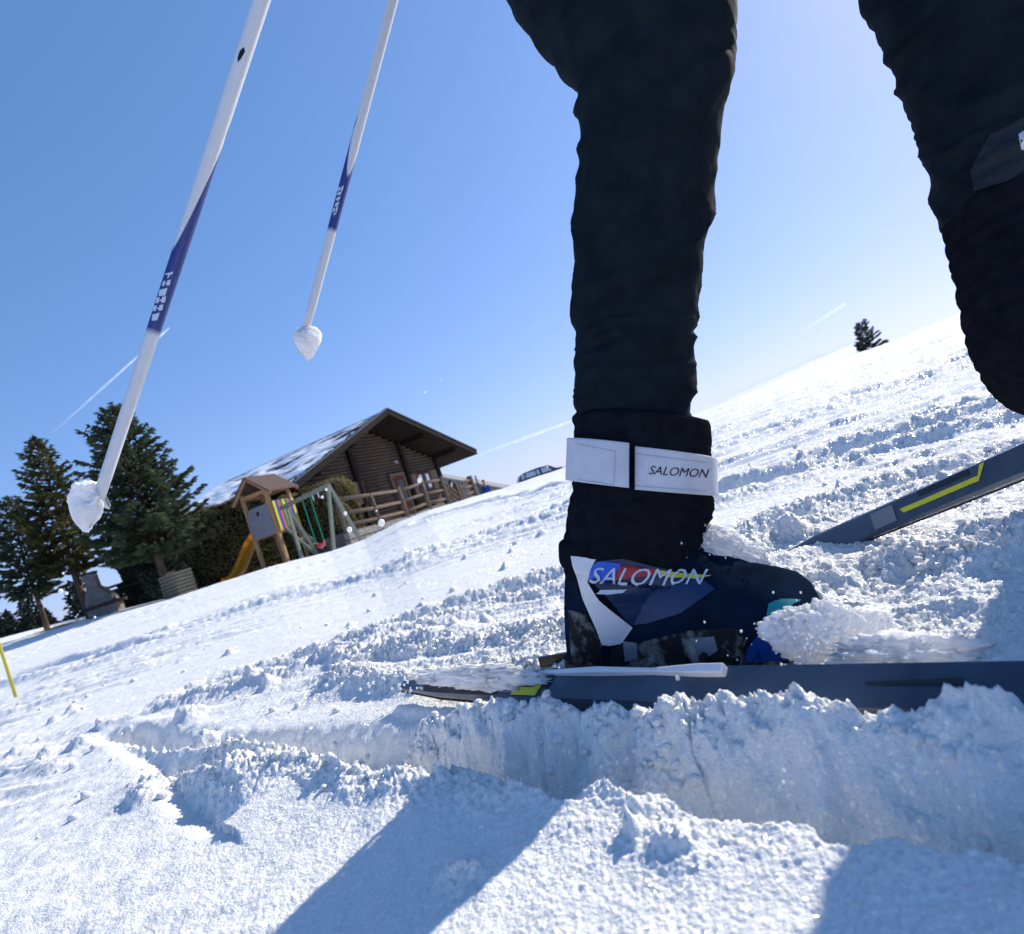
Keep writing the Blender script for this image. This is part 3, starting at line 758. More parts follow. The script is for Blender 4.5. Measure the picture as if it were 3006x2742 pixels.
# door, windows and shutters read off the gable
def wall_rect(p0, p1, yl):
    a = loc_on_wall(*p0, yl); b = loc_on_wall(*p1, yl); return a, b
d0 = loc_on_wall(1150, 1400, WY - .1); d1 = loc_on_wall(1185, 1392, WY - .1); db = .50
dw = 1.0; dx = d0.x + .45; dtop = d0.z
dr = MB(); dr.box((dx, WY - .08, (dtop + db) / 2), (dw, .06, dtop - db)); dr = dr.build('door', M['redwood'], ch)
fr = MB()
for s in (-1, 1): fr.box((dx + s * (dw / 2 + .06), WY - .09, (dtop + db) / 2), (.12, .1, dtop - db))
fr.box((dx, WY - .09, dtop + .07), (dw + .24, .1, .14)); fr.build('frame', M['shutter'], dr)
MB().box((dx + .1, WY - .115, (dtop + db) / 2 + .3), (.5, .02, (dtop - db) * .5)).build('pane', M['glass'], dr)
def window(xc, zc, ww, hh, sh_left, sh_right):
    wd = MB(); wd.box((xc, WY - .075, zc), (ww, .05, hh)); wd = wd.build('window', M['glass'], ch)
    f = MB()
    for s in (-1, 1):
        f.box((xc + s * ww / 2, WY - .1, zc), (.07, .07, hh + .07)); f.box((xc, WY - .1, zc + s * hh / 2), (ww - .07, .06, .07))
    f.box((xc, WY - .1, zc), (.05, .06, hh - .07)); f.build('frame', M['redwood'], wd)
    for s in (-1, 1):
        MB().box((xc + s * ww * .26, WY - .105, zc + .02), (ww * .22, .015, hh * .8)).build('curtain', M['curtain'], wd)
    for s, k in ((-1, sh_left), (1, sh_right)):
        if k: MB().box((xc + s * (ww / 2 + .38), WY - .10, zc), (.66, .05, hh + .1)).build('shutter', M['shutter'], ch)
wA = loc_on_wall(1010, 1452, WY); wB = loc_on_wall(1243, 1410, WY)
window(wA.x, wA.z - .1, 1.3, 1.0, False, True)
window(wB.x, wB.z - .1, 1.3, 1.0, True, True)
lw = loc_on_wall(1152, 1357, WY); MB().tube([(lw.x, WY - .05, lw.z), (lw.x, WY - .25, lw.z), (lw.x, WY - .25, lw.z - .12)], [.03, .03, .09], 8).build('wall_lamp', M['white_pl'], ch)

# ------------------------------------------------------------------ terrace: stone wall and log railing
TP = [at(985, 1468, 19.8), at(1168, 1441, 24.3), at(1235, 1419, 26.0), at(1293, 1409, 27.6)]
rail_top = 1.42
for p in TP: p.z = p.z
print('rail z', [round(p.z, 2) for p in TP])
tw = empty('terrace_wall', (0, 0, 0), label='grey rubble stone wall carrying the chalet terrace above the snow', cat='stone wall')
stone_me = []
for k in range(5):
    bm = bmesh.new(); bmesh.ops.create_cube(bm, size=1)
    bmesh.ops.subdivide_edges(bm, edges=bm.edges, cuts=1, use_grid_fill=True)
    rr = random.Random(k)
    for v in bm.verts:
        v.co = v.co * (1 - .16 * (v.co.length - .5)); v.co += Vector([rr.uniform(-.07, .07) for _ in range(3)])
    me = bpy.data.meshes.new('stone'); bm.to_mesh(me); bm.free(); me.materials.append(M['stone']); stone_me.append(me)
rs = random.Random(5)
core = MB()
segs = list(zip(TP[:-1], TP[1:]))
first_floor = []
for a, b in segs:
    fa, fb = a.z - 1.06, b.z - 1.06
    A = Vector((a.x, a.y, 0)); B = Vector((b.x, b.y, 0)); d = (B - A); L = d.length; d.normalize(); back = Vector((-d.y, d.x, 0))
    if back.y < 0: back = -back
    vs = [A + Vector((0, 0, -.8)), B + Vector((0, 0, -.8)), B + Vector((0, 0, fb)), A + Vector((0, 0, fa))]
    kb = (.8, 4.0) if a is TP[0] else (4.0, 4.0)
    vs2 = [p + back * kb[1 if i in (1, 2) else 0] for i, p in enumerate(vs)]
    core.add(vs + vs2, [(0, 1, 2, 3), (3, 2, 6, 7), (4, 7, 6, 5), (0, 3, 7, 4), (1, 5, 6, 2)])
    z = -.55
    while z < max(fa, fb):
        hgt = rs.uniform(.17, .27); x = -.1
        while x < L:
            wd = rs.uniform(.2, .46); f = fa + (fb - fa) * min(1, max(0, (x + wd / 2) / L))
            hh = min(hgt, f - z)
            if hh > .06:
                o = link('stone', rs.choice(stone_me), tw)
                o.location = A + d * (x + wd / 2) - back * .02 + Vector((0, 0, z + hh / 2))
                o.scale = (wd * .95, .20, hh * .93); o.rotation_euler = (rs.uniform(-.05, .05), rs.uniform(-.06, .06), math.atan2(d.y, d.x))
            x += wd
        z += hgt
core.build('wall_core', M['mortar'], tw)
lf = empty('log_railing', (0, 0, 0), label='weathered log railing along the chalet terrace edge', cat='railing', group='log railings')
def post(p, top, bot, par, r=.13):
    MB().tube([(p.x, p.y, bot), (p.x + .01, p.y, (top + bot) / 2), (p.x, p.y, top)], [r, r * .95, r * .9], 9).build('post', M['rail'], par, True)
def rails(a, b, par, drops=(0, .46, .86), r=.075):
    for dz in drops:
        A = Vector((a.x, a.y, a.z - dz)); B = Vector((b.x, b.y, b.z - dz))
        sg = random.Random(int(A.x * 100 + dz * 10)).uniform(-.03, .03)
        MB().tube([A, A.lerp(B, .5) + Vector((0, 0, sg)), B], [r, r * .9, r * .85], 8).build('rail', M['rail'], par, True)
for i, p in enumerate(TP): post(p, p.z + (.02 if i == 0 else .14), p.z - 1.25, lf, .08 if i == 0 else .14)
for a, b in segs: rails(a, b, lf)
mid = TP[0].lerp(TP[1], .5); post(mid, mid.z + .05, mid.z - 1.05, lf, .10)
lf2 = empty('log_railing', (0, 0, 0), label='sloping log stair railing descending beside the dark clothed visitor', cat='railing', group='log railings')
sA = TP[3]; sB = at(1340, 1468, 28.6); sBt = at(1337, 1425, 28.6)
for k in (0, .28, .55):
    A = Vector((sA.x, sA.y, sA.z - k)); B = Vector((sBt.x, sBt.y, sBt.z - .42 - k))
    MB().tube([A, B], [.065, .06], 8).build('rail', M['rail'], lf2, True)
post(sBt, sBt.z + .1, sBt.z - 1.6, lf2, .14)
lf3 = empty('log_railing', (0, 0, 0), label='short level log railing at the terrace end beside the blue clothed visitor', cat='railing', group='log railings')
eA = at(1345, 1422, 29.5); eB = at(1380, 1409, 31.0)
rails(eA, eB, lf3, (0, .3, .6, .85), .085); post(eB, eB.z + .2, eB.z - 1.5, lf3, .16); post(eA, eA.z + .05, eA.z - 1.5, lf3, .12)

# ------------------------------------------------------------------ grey roofed shed behind
q = at(1390, 1425, 46)
sh = empty('shed', (q.x, q.y, Hs(q.x, q.y) - .3), R(-8), label='low shed with a long plain grey roof right of the chalet', cat='shed')
zt = at(1300, 1390, 46).z - sh.location.z; xl = at(1300, 1390, 46).x - q.x - .8; xr = at(1482, 1437, 46).x - q.x + .4
zr = at(1482, 1437, 46).z - sh.location.z
MB().add([(xl, -1, zt + .2), (xr, -1, zr), (xr, 3, zr), (xl, 3, zt + .2), (xl, -1, zt + .05), (xr, -1, zr - .15), (xr, 3, zr - .15), (xl, 3, zt + .05)],
         [(0, 1, 2, 3), (7, 6, 5, 4), (0, 4, 5, 1), (1, 5, 6, 2), (2, 6, 7, 3), (3, 7, 4, 0)]).build('roof_edge', M['shed_roof'], sh)
MB().add([(xl + .1, -.98, -.6), (xr - .1, -.98, -.6), (xr - .1, -.98, zr - .16), (xl + .1, -.98, zt + .0), (xl + .1, 2.9, -.6), (xr - .1, 2.9, -.6), (xr - .1, 2.9, zr - .16), (xl + .1, 2.9, zt)],
         [(0, 1, 2, 3), (1, 5, 6, 2), (5, 4, 7, 6), (4, 0, 3, 7)]).build('roof', M['shed_roof'], sh)
MB().box((xl - .05, -.6, (zt - .6) / 2), (.18, .6, zt + .6)).build('corner_wall', M['plaster'], sh)

# ------------------------------------------------------------------ play tower
TM = Vector((-.387 * 20, 20, 0)); TZ = Hs(TM.x, TM.y)
tow = empty('play_tower', (TM.x, TM.y, 0), 0, label='wooden play tower with striped planks, felt roof and yellow slide', cat='play tower')
X = Vector((-.94, .34, 0)).normalized(); Y = Vector((.34, .94, 0)).normalized(); Z = Vector((0, 0, 1))
def tl(a, b, c): return X * a + Y * b + Z * c
S = 1.0
RT = Matrix((X, Y, Z)).transposed()
for a in (0, S):
    for b in (0, S):
        top = 2.62
        mb = MB(); mb.beam(tl(a, b, -.6), tl(a, b, top), .10, .10, up=X); mb.build('post', M['wood'], tow)
for (a, b, c, d_) in ((0, 0, S, 0), (0, 0, 0, S), (S, 0, S, S), (0, S, S, S)):
    e = .055
    oa = (-e if a == c == 0 else e if a == c else 0); ob = (-e if b == d_ == 0 else e if b == d_ else 0)
    MB().beam(tl(a + oa, b + ob, 1.16), tl(c + oa, d_ + ob, 1.16), .05, .16).build('floor_beam', M['wood'], tow)
    MB().beam(tl(a + oa, b + ob, 2.48), tl(c + oa, d_ + ob, 2.48), .05, .12).build('top_beam', M['wood'], tow)
for k in range(6):
    MB().box(tl(.5, .1 + .16 * k, 1.27), (.98, .13, .03), RT).build('floor_board', M['wood'], tow)
# grey panel with a rounded top corner facing front left (local b = 0 face)
pts = [(.04, 1.10), (.98, 1.10), (.98, 1.88), (.90, 1.98), (.78, 2.07), (.60, 2.09), (.04, 2.09)]
vs = [tl(a, -.085, c) for a, c in pts] + [tl(a, -.065, c) for a, c in pts]
n = len(pts)
MB().add(vs, [tuple(range(n)), tuple(range(2 * n - 1, n - 1, -1))] + [(i, i + n, (i + 1) % n + n, (i + 1) % n) for i in range(n)]).build('side_panel', M['play_grey'], tow)
MB().box(tl(.50, -.09, 1.86), (.10, .012, .13), RT).build('peep_hole', M['ink'], tow)
cols = ['p_yellow', 'p_blue', 'p_red', 'p_green', 'p_yellow', 'p_green', 'p_red', 'p_blue', 'p_yellow']
for i, cnm in enumerate(cols):
    b = .02 + (i + .5) * 1.0 / 9
    MB().box(tl(-.09, b, 1.62 + (.02 if i % 2 else 0)), (.022, .098, .98), RT).build('plank', M[cnm], tow)
# roof: ridge along Y
for s in (-1, 1):
    a0, a1 = .5, .5 + s * .82
    z0, z1 = 3.12, 2.44
    vs = []
    for b in (-.22, 1.22):
        vs += [tl(a0, b, z0), tl(a1, b, z1), tl(a1, b, z1 - .04), tl(a0, b, z0 - .04)]
    MB().add(vs, [(0, 1, 5, 4), (1, 2, 6, 5), (2, 3, 7, 6), (3, 0, 4, 7), (0, 3, 2, 1), (4, 5, 6, 7)]).build('roof', M['play_roof'], tow)
    for b in (-.16, 1.16):
        MB().beam(tl(a0, b, z0 - .09), tl(a1 - s * .02, b, z1 - .09), .05, .09, up=Y).build('rafter', M['wood'], tow)
# slide leaving on the left side
rows = []
for i in range(19):
    u = i / 18
    a = S + .0 + 2.05 * u
    z = 1.30 - 1.28 * (u ** 1.0) + .11 * math.sin(u * math.pi * 2) + (.08 * sm(np.array([u]), .85, 1)[0])
    rows.append((a, float(z)))
rings = []
for a, z in rows:
    pr = [(.26, .16), (.28, .16), (.28, 0), (.24, -.02), (-.24, -.02), (-.28, 0), (-.28, .16), (-.26, .16), (-.24, .02), (0, .0), (.24, .02)]
    rings.append([tl(a, .45 + w_, z + h_) for w_, h_ in pr])
MB().loft(rings, True).build('slide', M['slide'], tow, True)
lad = tow
for b in (.25, .75):
    MB().beam(tl(-.1, b, 1.15), tl(-1.05, b + .1, -.25), .05, .08).build('ladder_rail', M['swing_wood'], tow)
for k in range(4):
    u = .15 + .2 * k
    MB().tube([tl(-.1 - .95 * u, .25 + .1 * u, 1.15 - 1.4 * u), tl(-.1 - .95 * u, .75 + .1 * u, 1.15 - 1.4 * u)], .025, 6).build('rung', M['swing_wood'], tow)

# ------------------------------------------------------------------ swing
bl = at(826, 1492, 20.0); br = at(963, 1424, 17.9)
sw = empty('swing_set', (0, 0, 0), label='green-grey wooden swing frame with rope and red seat', cat='swing')
MB().beam(bl, br, .11, .12).build('cross_beam', M['swing_wood'], sw)
bd = (br - bl); bd.z = 0; bd.normalize(); bn = Vector((-bd.y, bd.x, 0))
def leg(top, t_, Y_):
    g = gt(t_, Y_); MB().beam(top, g - Vector((0, 0, .2)), .09, .09, up=bd).build('leg', M['swing_wood'], sw)
leg(br, -.316, 17.3); leg(br + Vector((0, 0, .02)), -.262, 18.1)
leg(bl.lerp(br, .12), -.365, 19.0); leg(bl.lerp(br, .12), -.334, 20.0)
gA = gt(-.300, 17.8)
for k in (0.35, .62):
    a = Vector((br.x, br.y, br.z)).lerp(gt(-.316, 17.3), k * .0 + .0)
s0 = bl.lerp(br, .46); s1 = bl.lerp(br, .62); zs = .30
for s_ in (s0, s1):
    MB().tube([s_ - Vector((0, 0, .05)), Vector((s_.x, s_.y, zs + .03))], .016, 6).build('rope', M['rope'], sw)
mb = MB(); c = (s0 + s1) / 2; d = (s1 - s0); d.z = 0
pts = [Vector((s0.x, s0.y, zs + .03)), Vector((s0.x, s0.y, zs)) + d * .2 - Z * .05, Vector((c.x, c.y, zs - .07)), Vector((s1.x, s1.y, zs)) - d * .2 - Z * .05, Vector((s1.x, s1.y, zs + .03))]
mb.tube(pts, [.03, .07, .08, .07, .03], 8); mb.build('seat', M['seat'], sw, True)
s2 = bl.lerp(br, .78)
for s_ in (s1 + (s1 - s0) * .3, s2):
    MB().tube([s_ - Z * .05, s_ - Z * .22], .02, 6).build('hook', M['metal'], sw)

# ------------------------------------------------------------------ slatted log box
p = gt(-.566, 18.4)
bx = empty('log_box', (p.x, p.y, p.z), R(-38), label='slatted grey wooden box in front of the largest spruce', cat='wooden box')
for k in range(7):
    z = .05 + k * .102
    for s_ in (-1, 1):
        MB().box((.0, s_ * .26, z), (1.0, .035, .078)).build('slat', M['slat'], bx); MB().box((s_ * .50, .0, z), (.035, .50, .078)).build('slat', M['slat'], bx)
for a in (-.46, .46):
    for b in (-.21, .21): MB().box((a, b, .36), (.05, .05, .76)).build('corner_post', M['furn'], bx)
for i, (px_, py_) in enumerate([(487, 1689), (500, 1683)]):
    q = at(px_, py_, 18.2); o = MB().tube([q, q + Vector((.12, .02, .03))], [.04, .045], 7).build('log_end', M['straw'])
    tag(o, ['left pale cut log end on top of the slatted box', 'right, longer pale cut log end on top of the slatted box'][i], 'log', 'cut logs on the slatted box')

# ------------------------------------------------------------------ stone garden grill
p = gt(-.690, 19.0)
gr = empty('garden_grill', (p.x, p.y, p.z - .05), R(15), label='grey stone garden barbecue with a tapering chimney below the spruce', cat='barbecue')
def rect_ring(cx, w_, d_, z): return [(cx - w_ / 2, -d_ / 2, z), (cx + w_ / 2, -d_ / 2, z), (cx + w_ / 2, d_ / 2, z), (cx - w_ / 2, d_ / 2, z)]
MB().loft([rect_ring(.05, .80, .6, 0), rect_ring(.05, .80, .6, .30)]).build('base', M['grill'], gr)
MB().loft([rect_ring(.08, .98, .7, .30), rect_ring(.08, .98, .7, .40)]).build('shelf', M['grill_dk'], gr)
MB().loft([rect_ring(.02, .74, .56, .40), rect_ring(.0, .70, .54, .58), rect_ring(-.09, .34, .36, .92)]).build('hood', M['grill'], gr)
MB().loft([rect_ring(-.09, .30, .32, .92), rect_ring(-.10, .28, .3, 1.36)]).build('chimney', M['grill'], gr)
MB().loft([rect_ring(-.10, .32, .34, 1.36), rect_ring(-.10, .32, .34, 1.42)]).build('cap', M['grill_dk'], gr)

p = gt(-.628, 20.5)
tb = empty('garden_table', (p.x, p.y, p.z), R(10), label='dark wooden garden table left of the evergreen shrub', cat='table')
for k in range(4): MB().box((0, -.27 + .18 * k, .72), (1.3, .16, .04)).build('board', M['furn'], tb)
for a in (-.5, .5):
    for b in (-.25, .25): MB().box((a, b, .35), (.07, .07, .70)).build('leg', M['furn'], tb)
def bench(t_, Y_, rz_, label):
    p = gt(t_, Y_)
    b_ = empty('garden_bench', (p.x, p.y, p.z), rz_, label=label, cat='bench', group='garden benches')
    MB().box((0, 0, .42), (1.0, .35, .05)).build('seat', M['furn'], b_)
    for z in (.62, .82): MB().box((0, .19, z), (1.0, .03, .08)).build('back_slat', M['furn'], b_)
    for a in (-.42, .42):
        MB().box((a, -.14, .2), (.06, .06, .40)).build('leg', M['furn'], b_); MB().box((a, .2, .44), (.06, .05, .92)).build('leg', M['furn'], b_)
bench(-.662, 20.6, R(5), 'dark garden bench beside the stone barbecue')
bench(-.622, 21.8, R(8), 'dark garden bench standing behind the garden table')

# straw patch around the small spruce
rs = random.Random(9); mb = MB(); c0 = gt(-.782, 19.6)
for i in range(1500):
    a = rs.gauss(0, .42); b = rs.gauss(0, .22); x = c0.x + a + .15; y = c0.y + b; z = Hs(x, y) if i % 6 == 0 else z_last
    z_last = z; L_ = rs.uniform(.06, .16); th = rs.uniform(0, 6.3)
    d = Vector((math.cos(th), math.sin(th), rs.uniform(.1, .7))) * L_; w_ = Vector((-math.sin(th), math.cos(th), 0)) * .009
    q = Vector((x, y, z - .01)); mb.add([q - w_, q + w_, q + d], [(0, 1, 2)])
tag(mb.build('dry_grass', M['straw']), 'dry straw patch on the snow at the small spruce trunk', 'grass', kind='stuff')

# ------------------------------------------------------------------ yellow piste marker
p = on(56, 2074, -.21); p.z = Hs(p.x, p.y) - .05
mk = empty('marker_pole', p, label='thin yellow marker pole in the snow at the left picture edge', cat='pole')
MB().tube([(0, 0, 0), (-.012, 0, .7), (-.02, 0, 1.5)], .0065, 8).build('shaft', M['marker'], mk, True)
MB().tube([(-.02, 0, 1.5), (-.02, 0, 1.53)], .009, 8).build('cap', M['marker'], mk, True)

# ------------------------------------------------------------------ car behind the crest
p = at(1592, 1392, 52)
car = empty('parked_car', (p.x, p.y, 0), R(6), label='dark estate car half hidden behind the snow crest', cat='car')
cz = at(1600, 1366, 52).z - 1.50
car.location.z = cz
def sec(xs, w_, z0, z1): return None
prof = [(-2.15, .35), (-2.2, .85), (-1.95, 1.28), (-1.5, 1.44), (-.3, 1.5), (.55, 1.42), (1.15, 1.02), (1.9, .9), (2.2, .7), (2.25, .35)]
rings = []
for y, ins in ((-.86, .0), (-.80, .03), (.80, .03), (.86, .0)):
    rings.append([(x, y * (1 - .14 * max(0, (z - .95)) / .5), z - (.02 if abs(y) > .83 else 0)) for x, z in prof])
MB().loft(rings, True).build('body', M['car'], car)
for s in (-1, 1):
    for (x0, x1, xt0, xt1) in ((-1.92, -1.62, -1.78, -1.55), (-1.5, -.62, -1.42, -.62), (-.52, -.28, -.52, -.28), (-.1, .78, -.1, .42)):
        y0 = s * .873; y1 = s * .775
        MB().add([(x0, y0 - s * .0, .96), (x1, y0, .96), (xt1, y1, 1.34), (xt0, y1, 1.34)], [(0, 1, 2, 3) if s < 0 else (3, 2, 1, 0)]).build('side_window', M['car_glass'], car)
MB().add([(1.12, -.68, 1.06), (1.12, .68, 1.06), (.60, .62, 1.42), (.60, -.62, 1.42)], [(0, 1, 2, 3)]).build('windscreen', M['car_glass'], car)
for x in (-1.35, 1.4):
    for s in (-1, 1):
        w_ = MB().tube([(x, s * .70, .32), (x, s * .88, .32)], .32, 16).build('wheel', M['rubber'], car); MB().tube([(x, s * .88, .32), (x, s * .895, .32)], .19, 12).build('rim', M['metal'], w_)

# ------------------------------------------------------------------ two visitors by the terrace (small)
def skin_obj(name, verts, edges, radii, material, parent, sub=1, root=0):
    me = bpy.data.meshes.new(name); me.from_pydata([tuple(v) for v in verts], edges, []); me.materials.append(material)
    o = link(name, me, parent)
    md = o.modifiers.new('skin', 'SKIN'); md.use_smooth_shade = True
    sv = me.skin_vertices[0].data if me.skin_vertices else None
    if sv is None:
        bpy.context.view_layer.update()
        sv = me.skin_vertices[0].data
    for i, r in enumerate(radii):
        r2 = r if hasattr(r, '__len__') else (r, r); sv[i].radius = r2; sv[i].use_root = (i == root)
    ss = o.modifiers.new('sub', 'SUBSURF'); ss.levels = sub; ss.render_levels = sub
    return o
def visitor(loc, face, H, label, coat, hat, trous, hair):
    t = empty('person', loc, face, label=label, cat='person', group='visitors by the chalet terrace')
    k = H / 1.75
    V = [(0, 0, .95), (0, 0, 1.2), (0, 0, 1.42), (0, 0, 1.52), (0, .02, 1.64), (-.1, 0, .88), (-.12, .03, .48), (-.12, 0, .06), (-.12, -.13, .03), (.1, 0, .88), (.12, .03, .48), (.12, 0, .06), (.12, -.13, .03),
         (-.19, 0, 1.40), (-.24, .02, 1.12), (-.22, -.1, .9), (.19, 0, 1.40), (.24, .02, 1.12), (.22, -.1, .9)]
    E = [(0, 1), (1, 2), (2, 3), (3, 4), (0, 5), (5, 6), (6, 7), (7, 8), (0, 9), (9, 10), (10, 11), (11, 12), (2, 13), (13, 14), (14, 15), (2, 16), (16, 17), (17, 18)]
    Rr = [(.15, .11), (.14, .1), (.13, .09), .055, .09, .09, .065, .05, .04, .09, .065, .05, .04, .06, .045, .035, .06, .045, .035]
    V = [tuple(c * k for c in v) for v in V]
    skin_obj('body', V, E, [tuple(np.array(r) * k) if hasattr(r, '__len__') else r * k for r in Rr], M['skin'], t)
    jv = [0, 1, 2, 13, 14, 15, 16, 17, 18]; mp = {a: i for i, a in enumerate(jv)}
    je = [(mp[a], mp[b]) for a, b in E if a in mp and b in mp]
    jv2 = [V[i] for i in jv]; jv2[0] = (0, 0, .82 * k)
    skin_obj('jacket', jv2, je, [(.2 * k, .15 * k), (.18 * k, .13 * k), (.165 * k, .12 * k), .075 * k, .065 * k, .055 * k, .075 * k, .065 * k, .055 * k], coat, t)
    tv = [0, 5, 6, 7, 9, 10, 11]; mp = {a: i for i, a in enumerate(tv)}
    te = [(mp[a], mp[b]) for a, b in E if a in mp and b in mp]
    skin_obj('trousers', [V[i] for i in tv], te, [(.15 * k, .12 * k), .11 * k, .085 * k, .07 * k, .11 * k, .085 * k, .07 * k], trous, t)
    mb = MB()
    mb.tube([(0, .02 * k, 1.66 * k), (0, .02 * k, 1.72 * k), (0, .02 * k, 1.775 * k)], [.105 * k, .10 * k, .04 * k], 12); mb.build('hat', hat, t, True)
    MB().tube([(0, .05 * k, 1.62 * k), (0, .09 * k, 1.5 * k), (0, .12 * k, 1.36 * k)], [.085 * k, .08 * k, .05 * k], 8).build('hair', hair, t, True)
    MB().tube([(0, -.09 * k, 1.64 * k), (0, -.115 * k, 1.615 * k)], [.014, .018], 6).build('nose', M['skin'], t)
    return t
Yp = 40.; p = at(1427, 1440, Yp); zt = at(1419, 1409, Yp).z; zg = Hs(p.x, p.y)
visitor((p.x, p.y, zg), R(200), max(1.4, zt - zg), 'visitor in blue jacket and red hat on the crest right of the railings', M['jacket_b'], M['red_cloth'], M['red_cloth'], M['blond'])
Yp = 30.; p = at(1325, 1425, Yp); zt = at(1321, 1411, Yp).z; zg = Hs(p.x, p.y)
visitor((p.x, p.y, zg), R(60), max(1.4, zt - zg), 'dark clothed visitor standing behind the log stair railing', M['black_cl'], M['black_cl'], M['black_cl'], M['black_cl'])
q = at(1404, 1420, 39.5)
sk_ = empty('held_skis', (q.x, q.y, 0), label='thin dark skis held upright by the blue clothed visitor', cat='skis')
for dx in (-.03, .04):
    MB().beam((dx, 0, q.z - 1.2), (dx - .05, 0, q.z + .55), .05, .02, up=Vector((0, 1, 0))).build('ski', M['furn'], sk_)

# ------------------------------------------------------------------ the skier in front
BVH_CACHE = {}
def bvh_of(objs):
    vs, fs = [], []
    for o in objs:
        b = len(vs)
        mw = o.matrix_world if o.parent is None else (o.parent.matrix_world @ o.matrix_local)
        vs += [mw @ v.co for v in o.data.vertices]; fs += [tuple(i + b for i in p.vertices) for p in o.data.polygons]
    return BVHTree.FromPolygons(vs, fs)
def print_on(bvh, name, polys, material, parent, off=.0008, cut=14, holes_ok=True):
    # flat print wrapped on to the surface: polygons given as outlines, laid on the shell and lifted a little
    bm = bmesh.new()
    for poly in polys:
        bm.faces.new([bm.verts.new((a, b, 0)) for a, b in poly])
    bmesh.ops.triangulate(bm, faces=bm.faces)
    for _ in range(7):
        es = [e for e in bm.edges if e.calc_length() > cut]
        if not es: break
        bmesh.ops.subdivide_edges(bm, edges=es, cuts=1); bmesh.ops.triangulate(bm, faces=bm.faces)
    dead = []
    for v in bm.verts:
        d = ray(v.co.x, v.co.y).normalized()
        hit = bvh.ray_cast(Vector((0, 0, 0)), d)
        if hit[0] is None: dead.append(v)
        else:
            n = hit[1] if hit[1].dot(d) < 0 else -hit[1]
            v.co = hit[0] + n * off
    bmesh.ops.delete(bm, geom=dead, context='VERTS')
    me = bpy.data.meshes.new(name); bm.to_mesh(me); bm.free(); me.materials.append(material)
    if parent is not None: me.transform(Matrix.Translation(-PO))
    return link(name, me, parent)
def text_polys(txt, origin, size, ang, shear=0.0, sx=1.0):
    cu = bpy.data.curves.new('t', 'FONT'); cu.body = txt; cu.size = 1; cu.resolution_u = 3
    ob = bpy.data.objects.new('t', cu); COL.objects.link(ob)
    bpy.context.view_layer.update()
    me = ob.to_mesh()
    P = []
    ca, sa = math.cos(ang), math.sin(ang)
    for p in me.polygons:
        q = []
        for i in p.vertices:
            x, y = me.vertices[i].co.x * size * sx, me.vertices[i].co.y * size
            x += y * shear
            q.append((origin[0] + x * ca + y * sa, origin[1] + x * sa - y * ca))
        P.append(q)
    bpy.data.objects.remove(ob); bpy.data.curves.remove(cu)
    return P

AX = (SKI_B - SKI_A); AX.z = 0; AX.normalize()          # heading of the gliding ski
NX = Vector((AX.y, -AX.x, 0))
if NX.y > 0: NX = -NX                                    # towards the camera side
UP = Vector((0, 0, 1))

# ---- skis
def ski(name, O, ax, nx, up, s0, s1, label, thick=.010, roll=0., taper=False, wf=1.):
    # O: point under the boot heel on the top sheet; s0 (tail) < 0 < s1 (tip)
    if roll:
        rm = Matrix.Rotation(roll, 3, ax); nx = rm @ nx; up = rm @ up
    t = empty(name, O, label=label, cat='ski', group='skis of the front skier')
    L = s1 - s0; N = 60
    def c(s, n, z): return ax * s + nx * n + up * z
    def geo(s):
        u = (s - s0) / L
        w_ = .022 * wf
        if u < .05: w_ *= .55 + .45 * (u / .05)
        if u > .90: w_ *= max(.25, 1 - ((u - .90) / .10) ** 2 * .75)
        z = .12 * max(0, (u - .90) / .10) ** 2
        if taper and s < -.02: q_ = min(1, (-.02 - s) / (-.02 - s0)); w_ *= 1 - .42 * q_; z -= .007 * q_
        th = thick * (.45 + .55 * min(1, min(u, 1 - u) / .18)) + .006 * math.exp(-((s - .12) / .3) ** 2)
        return w_, z, th
    rings = []
    for i in range(N + 1):
        s = s0 + L * i / N; w_, z, th = geo(s)
        rings.append([c(s, w_, z - th), c(s, w_, z - th * .35), c(s, w_ * .82, z), c(s, -w_ * .82, z), c(s, -w_, z - th * .35), c(s, -w_, z - th)])
    MB().loft(rings, True).build('core', M['ski_top'], t, False)
    rings = []
    for i in range(N + 1):
        s = s0 + L * i / N; w_, z, th = geo(s)
        rings.append([c(s, w_ + .0006, z - th - .0015), c(s, w_ + .0006, z - th + .0018), c(s, -w_ - .0006, z - th + .0018), c(s, -w_ - .0006, z - th - .0015)])
    MB().loft(rings, True).build('base', M['ski_base'], t, False)
    def patch(pts, mt, nm, h=.0006):
        vs = []
        for s, n in pts:
            w_, z, th = geo(s); vs.append(c(s, n * w_ * .80, z + h))
        MB().add(vs, [tuple(range(len(vs)))]).build(nm, mt, t)
    def side_patch(sa, sb, mt, nm):
        rr = []
        for k in range(7):
            s = sa + (sb - sa) * k / 6; w_, z, th = geo(s)
            rr.append([c(s, w_ + .0009, z - th * .9), c(s, w_ * .82 + .001, z + .0008)])
        MB().loft(rr, False, closed=False).build(nm, mt, t)
    return t, patch, c, geo, side_patch
HEEL = on(1672, 1990, -.186)
t_along = (HEEL - SKI_A).dot(AX)
H0 = SKI_A + AX * t_along; H0.z = -.187
s_tail = -t_along + .0
skA, pA, cA, geoA, sideA = ski('cross_country_ski', H0, AX, NX, UP, s_tail - .02, s_tail + 1.85, 'dark ski with yellow chevron gliding in the snow under the planted boot', roll=R(0))
ROLLA = R(32)
bpy.data.objects.remove(skA.children[0]) if False else None
for o in list(skA.children): bpy.data.objects.remove(o)
bpy.data.objects.remove(skA)
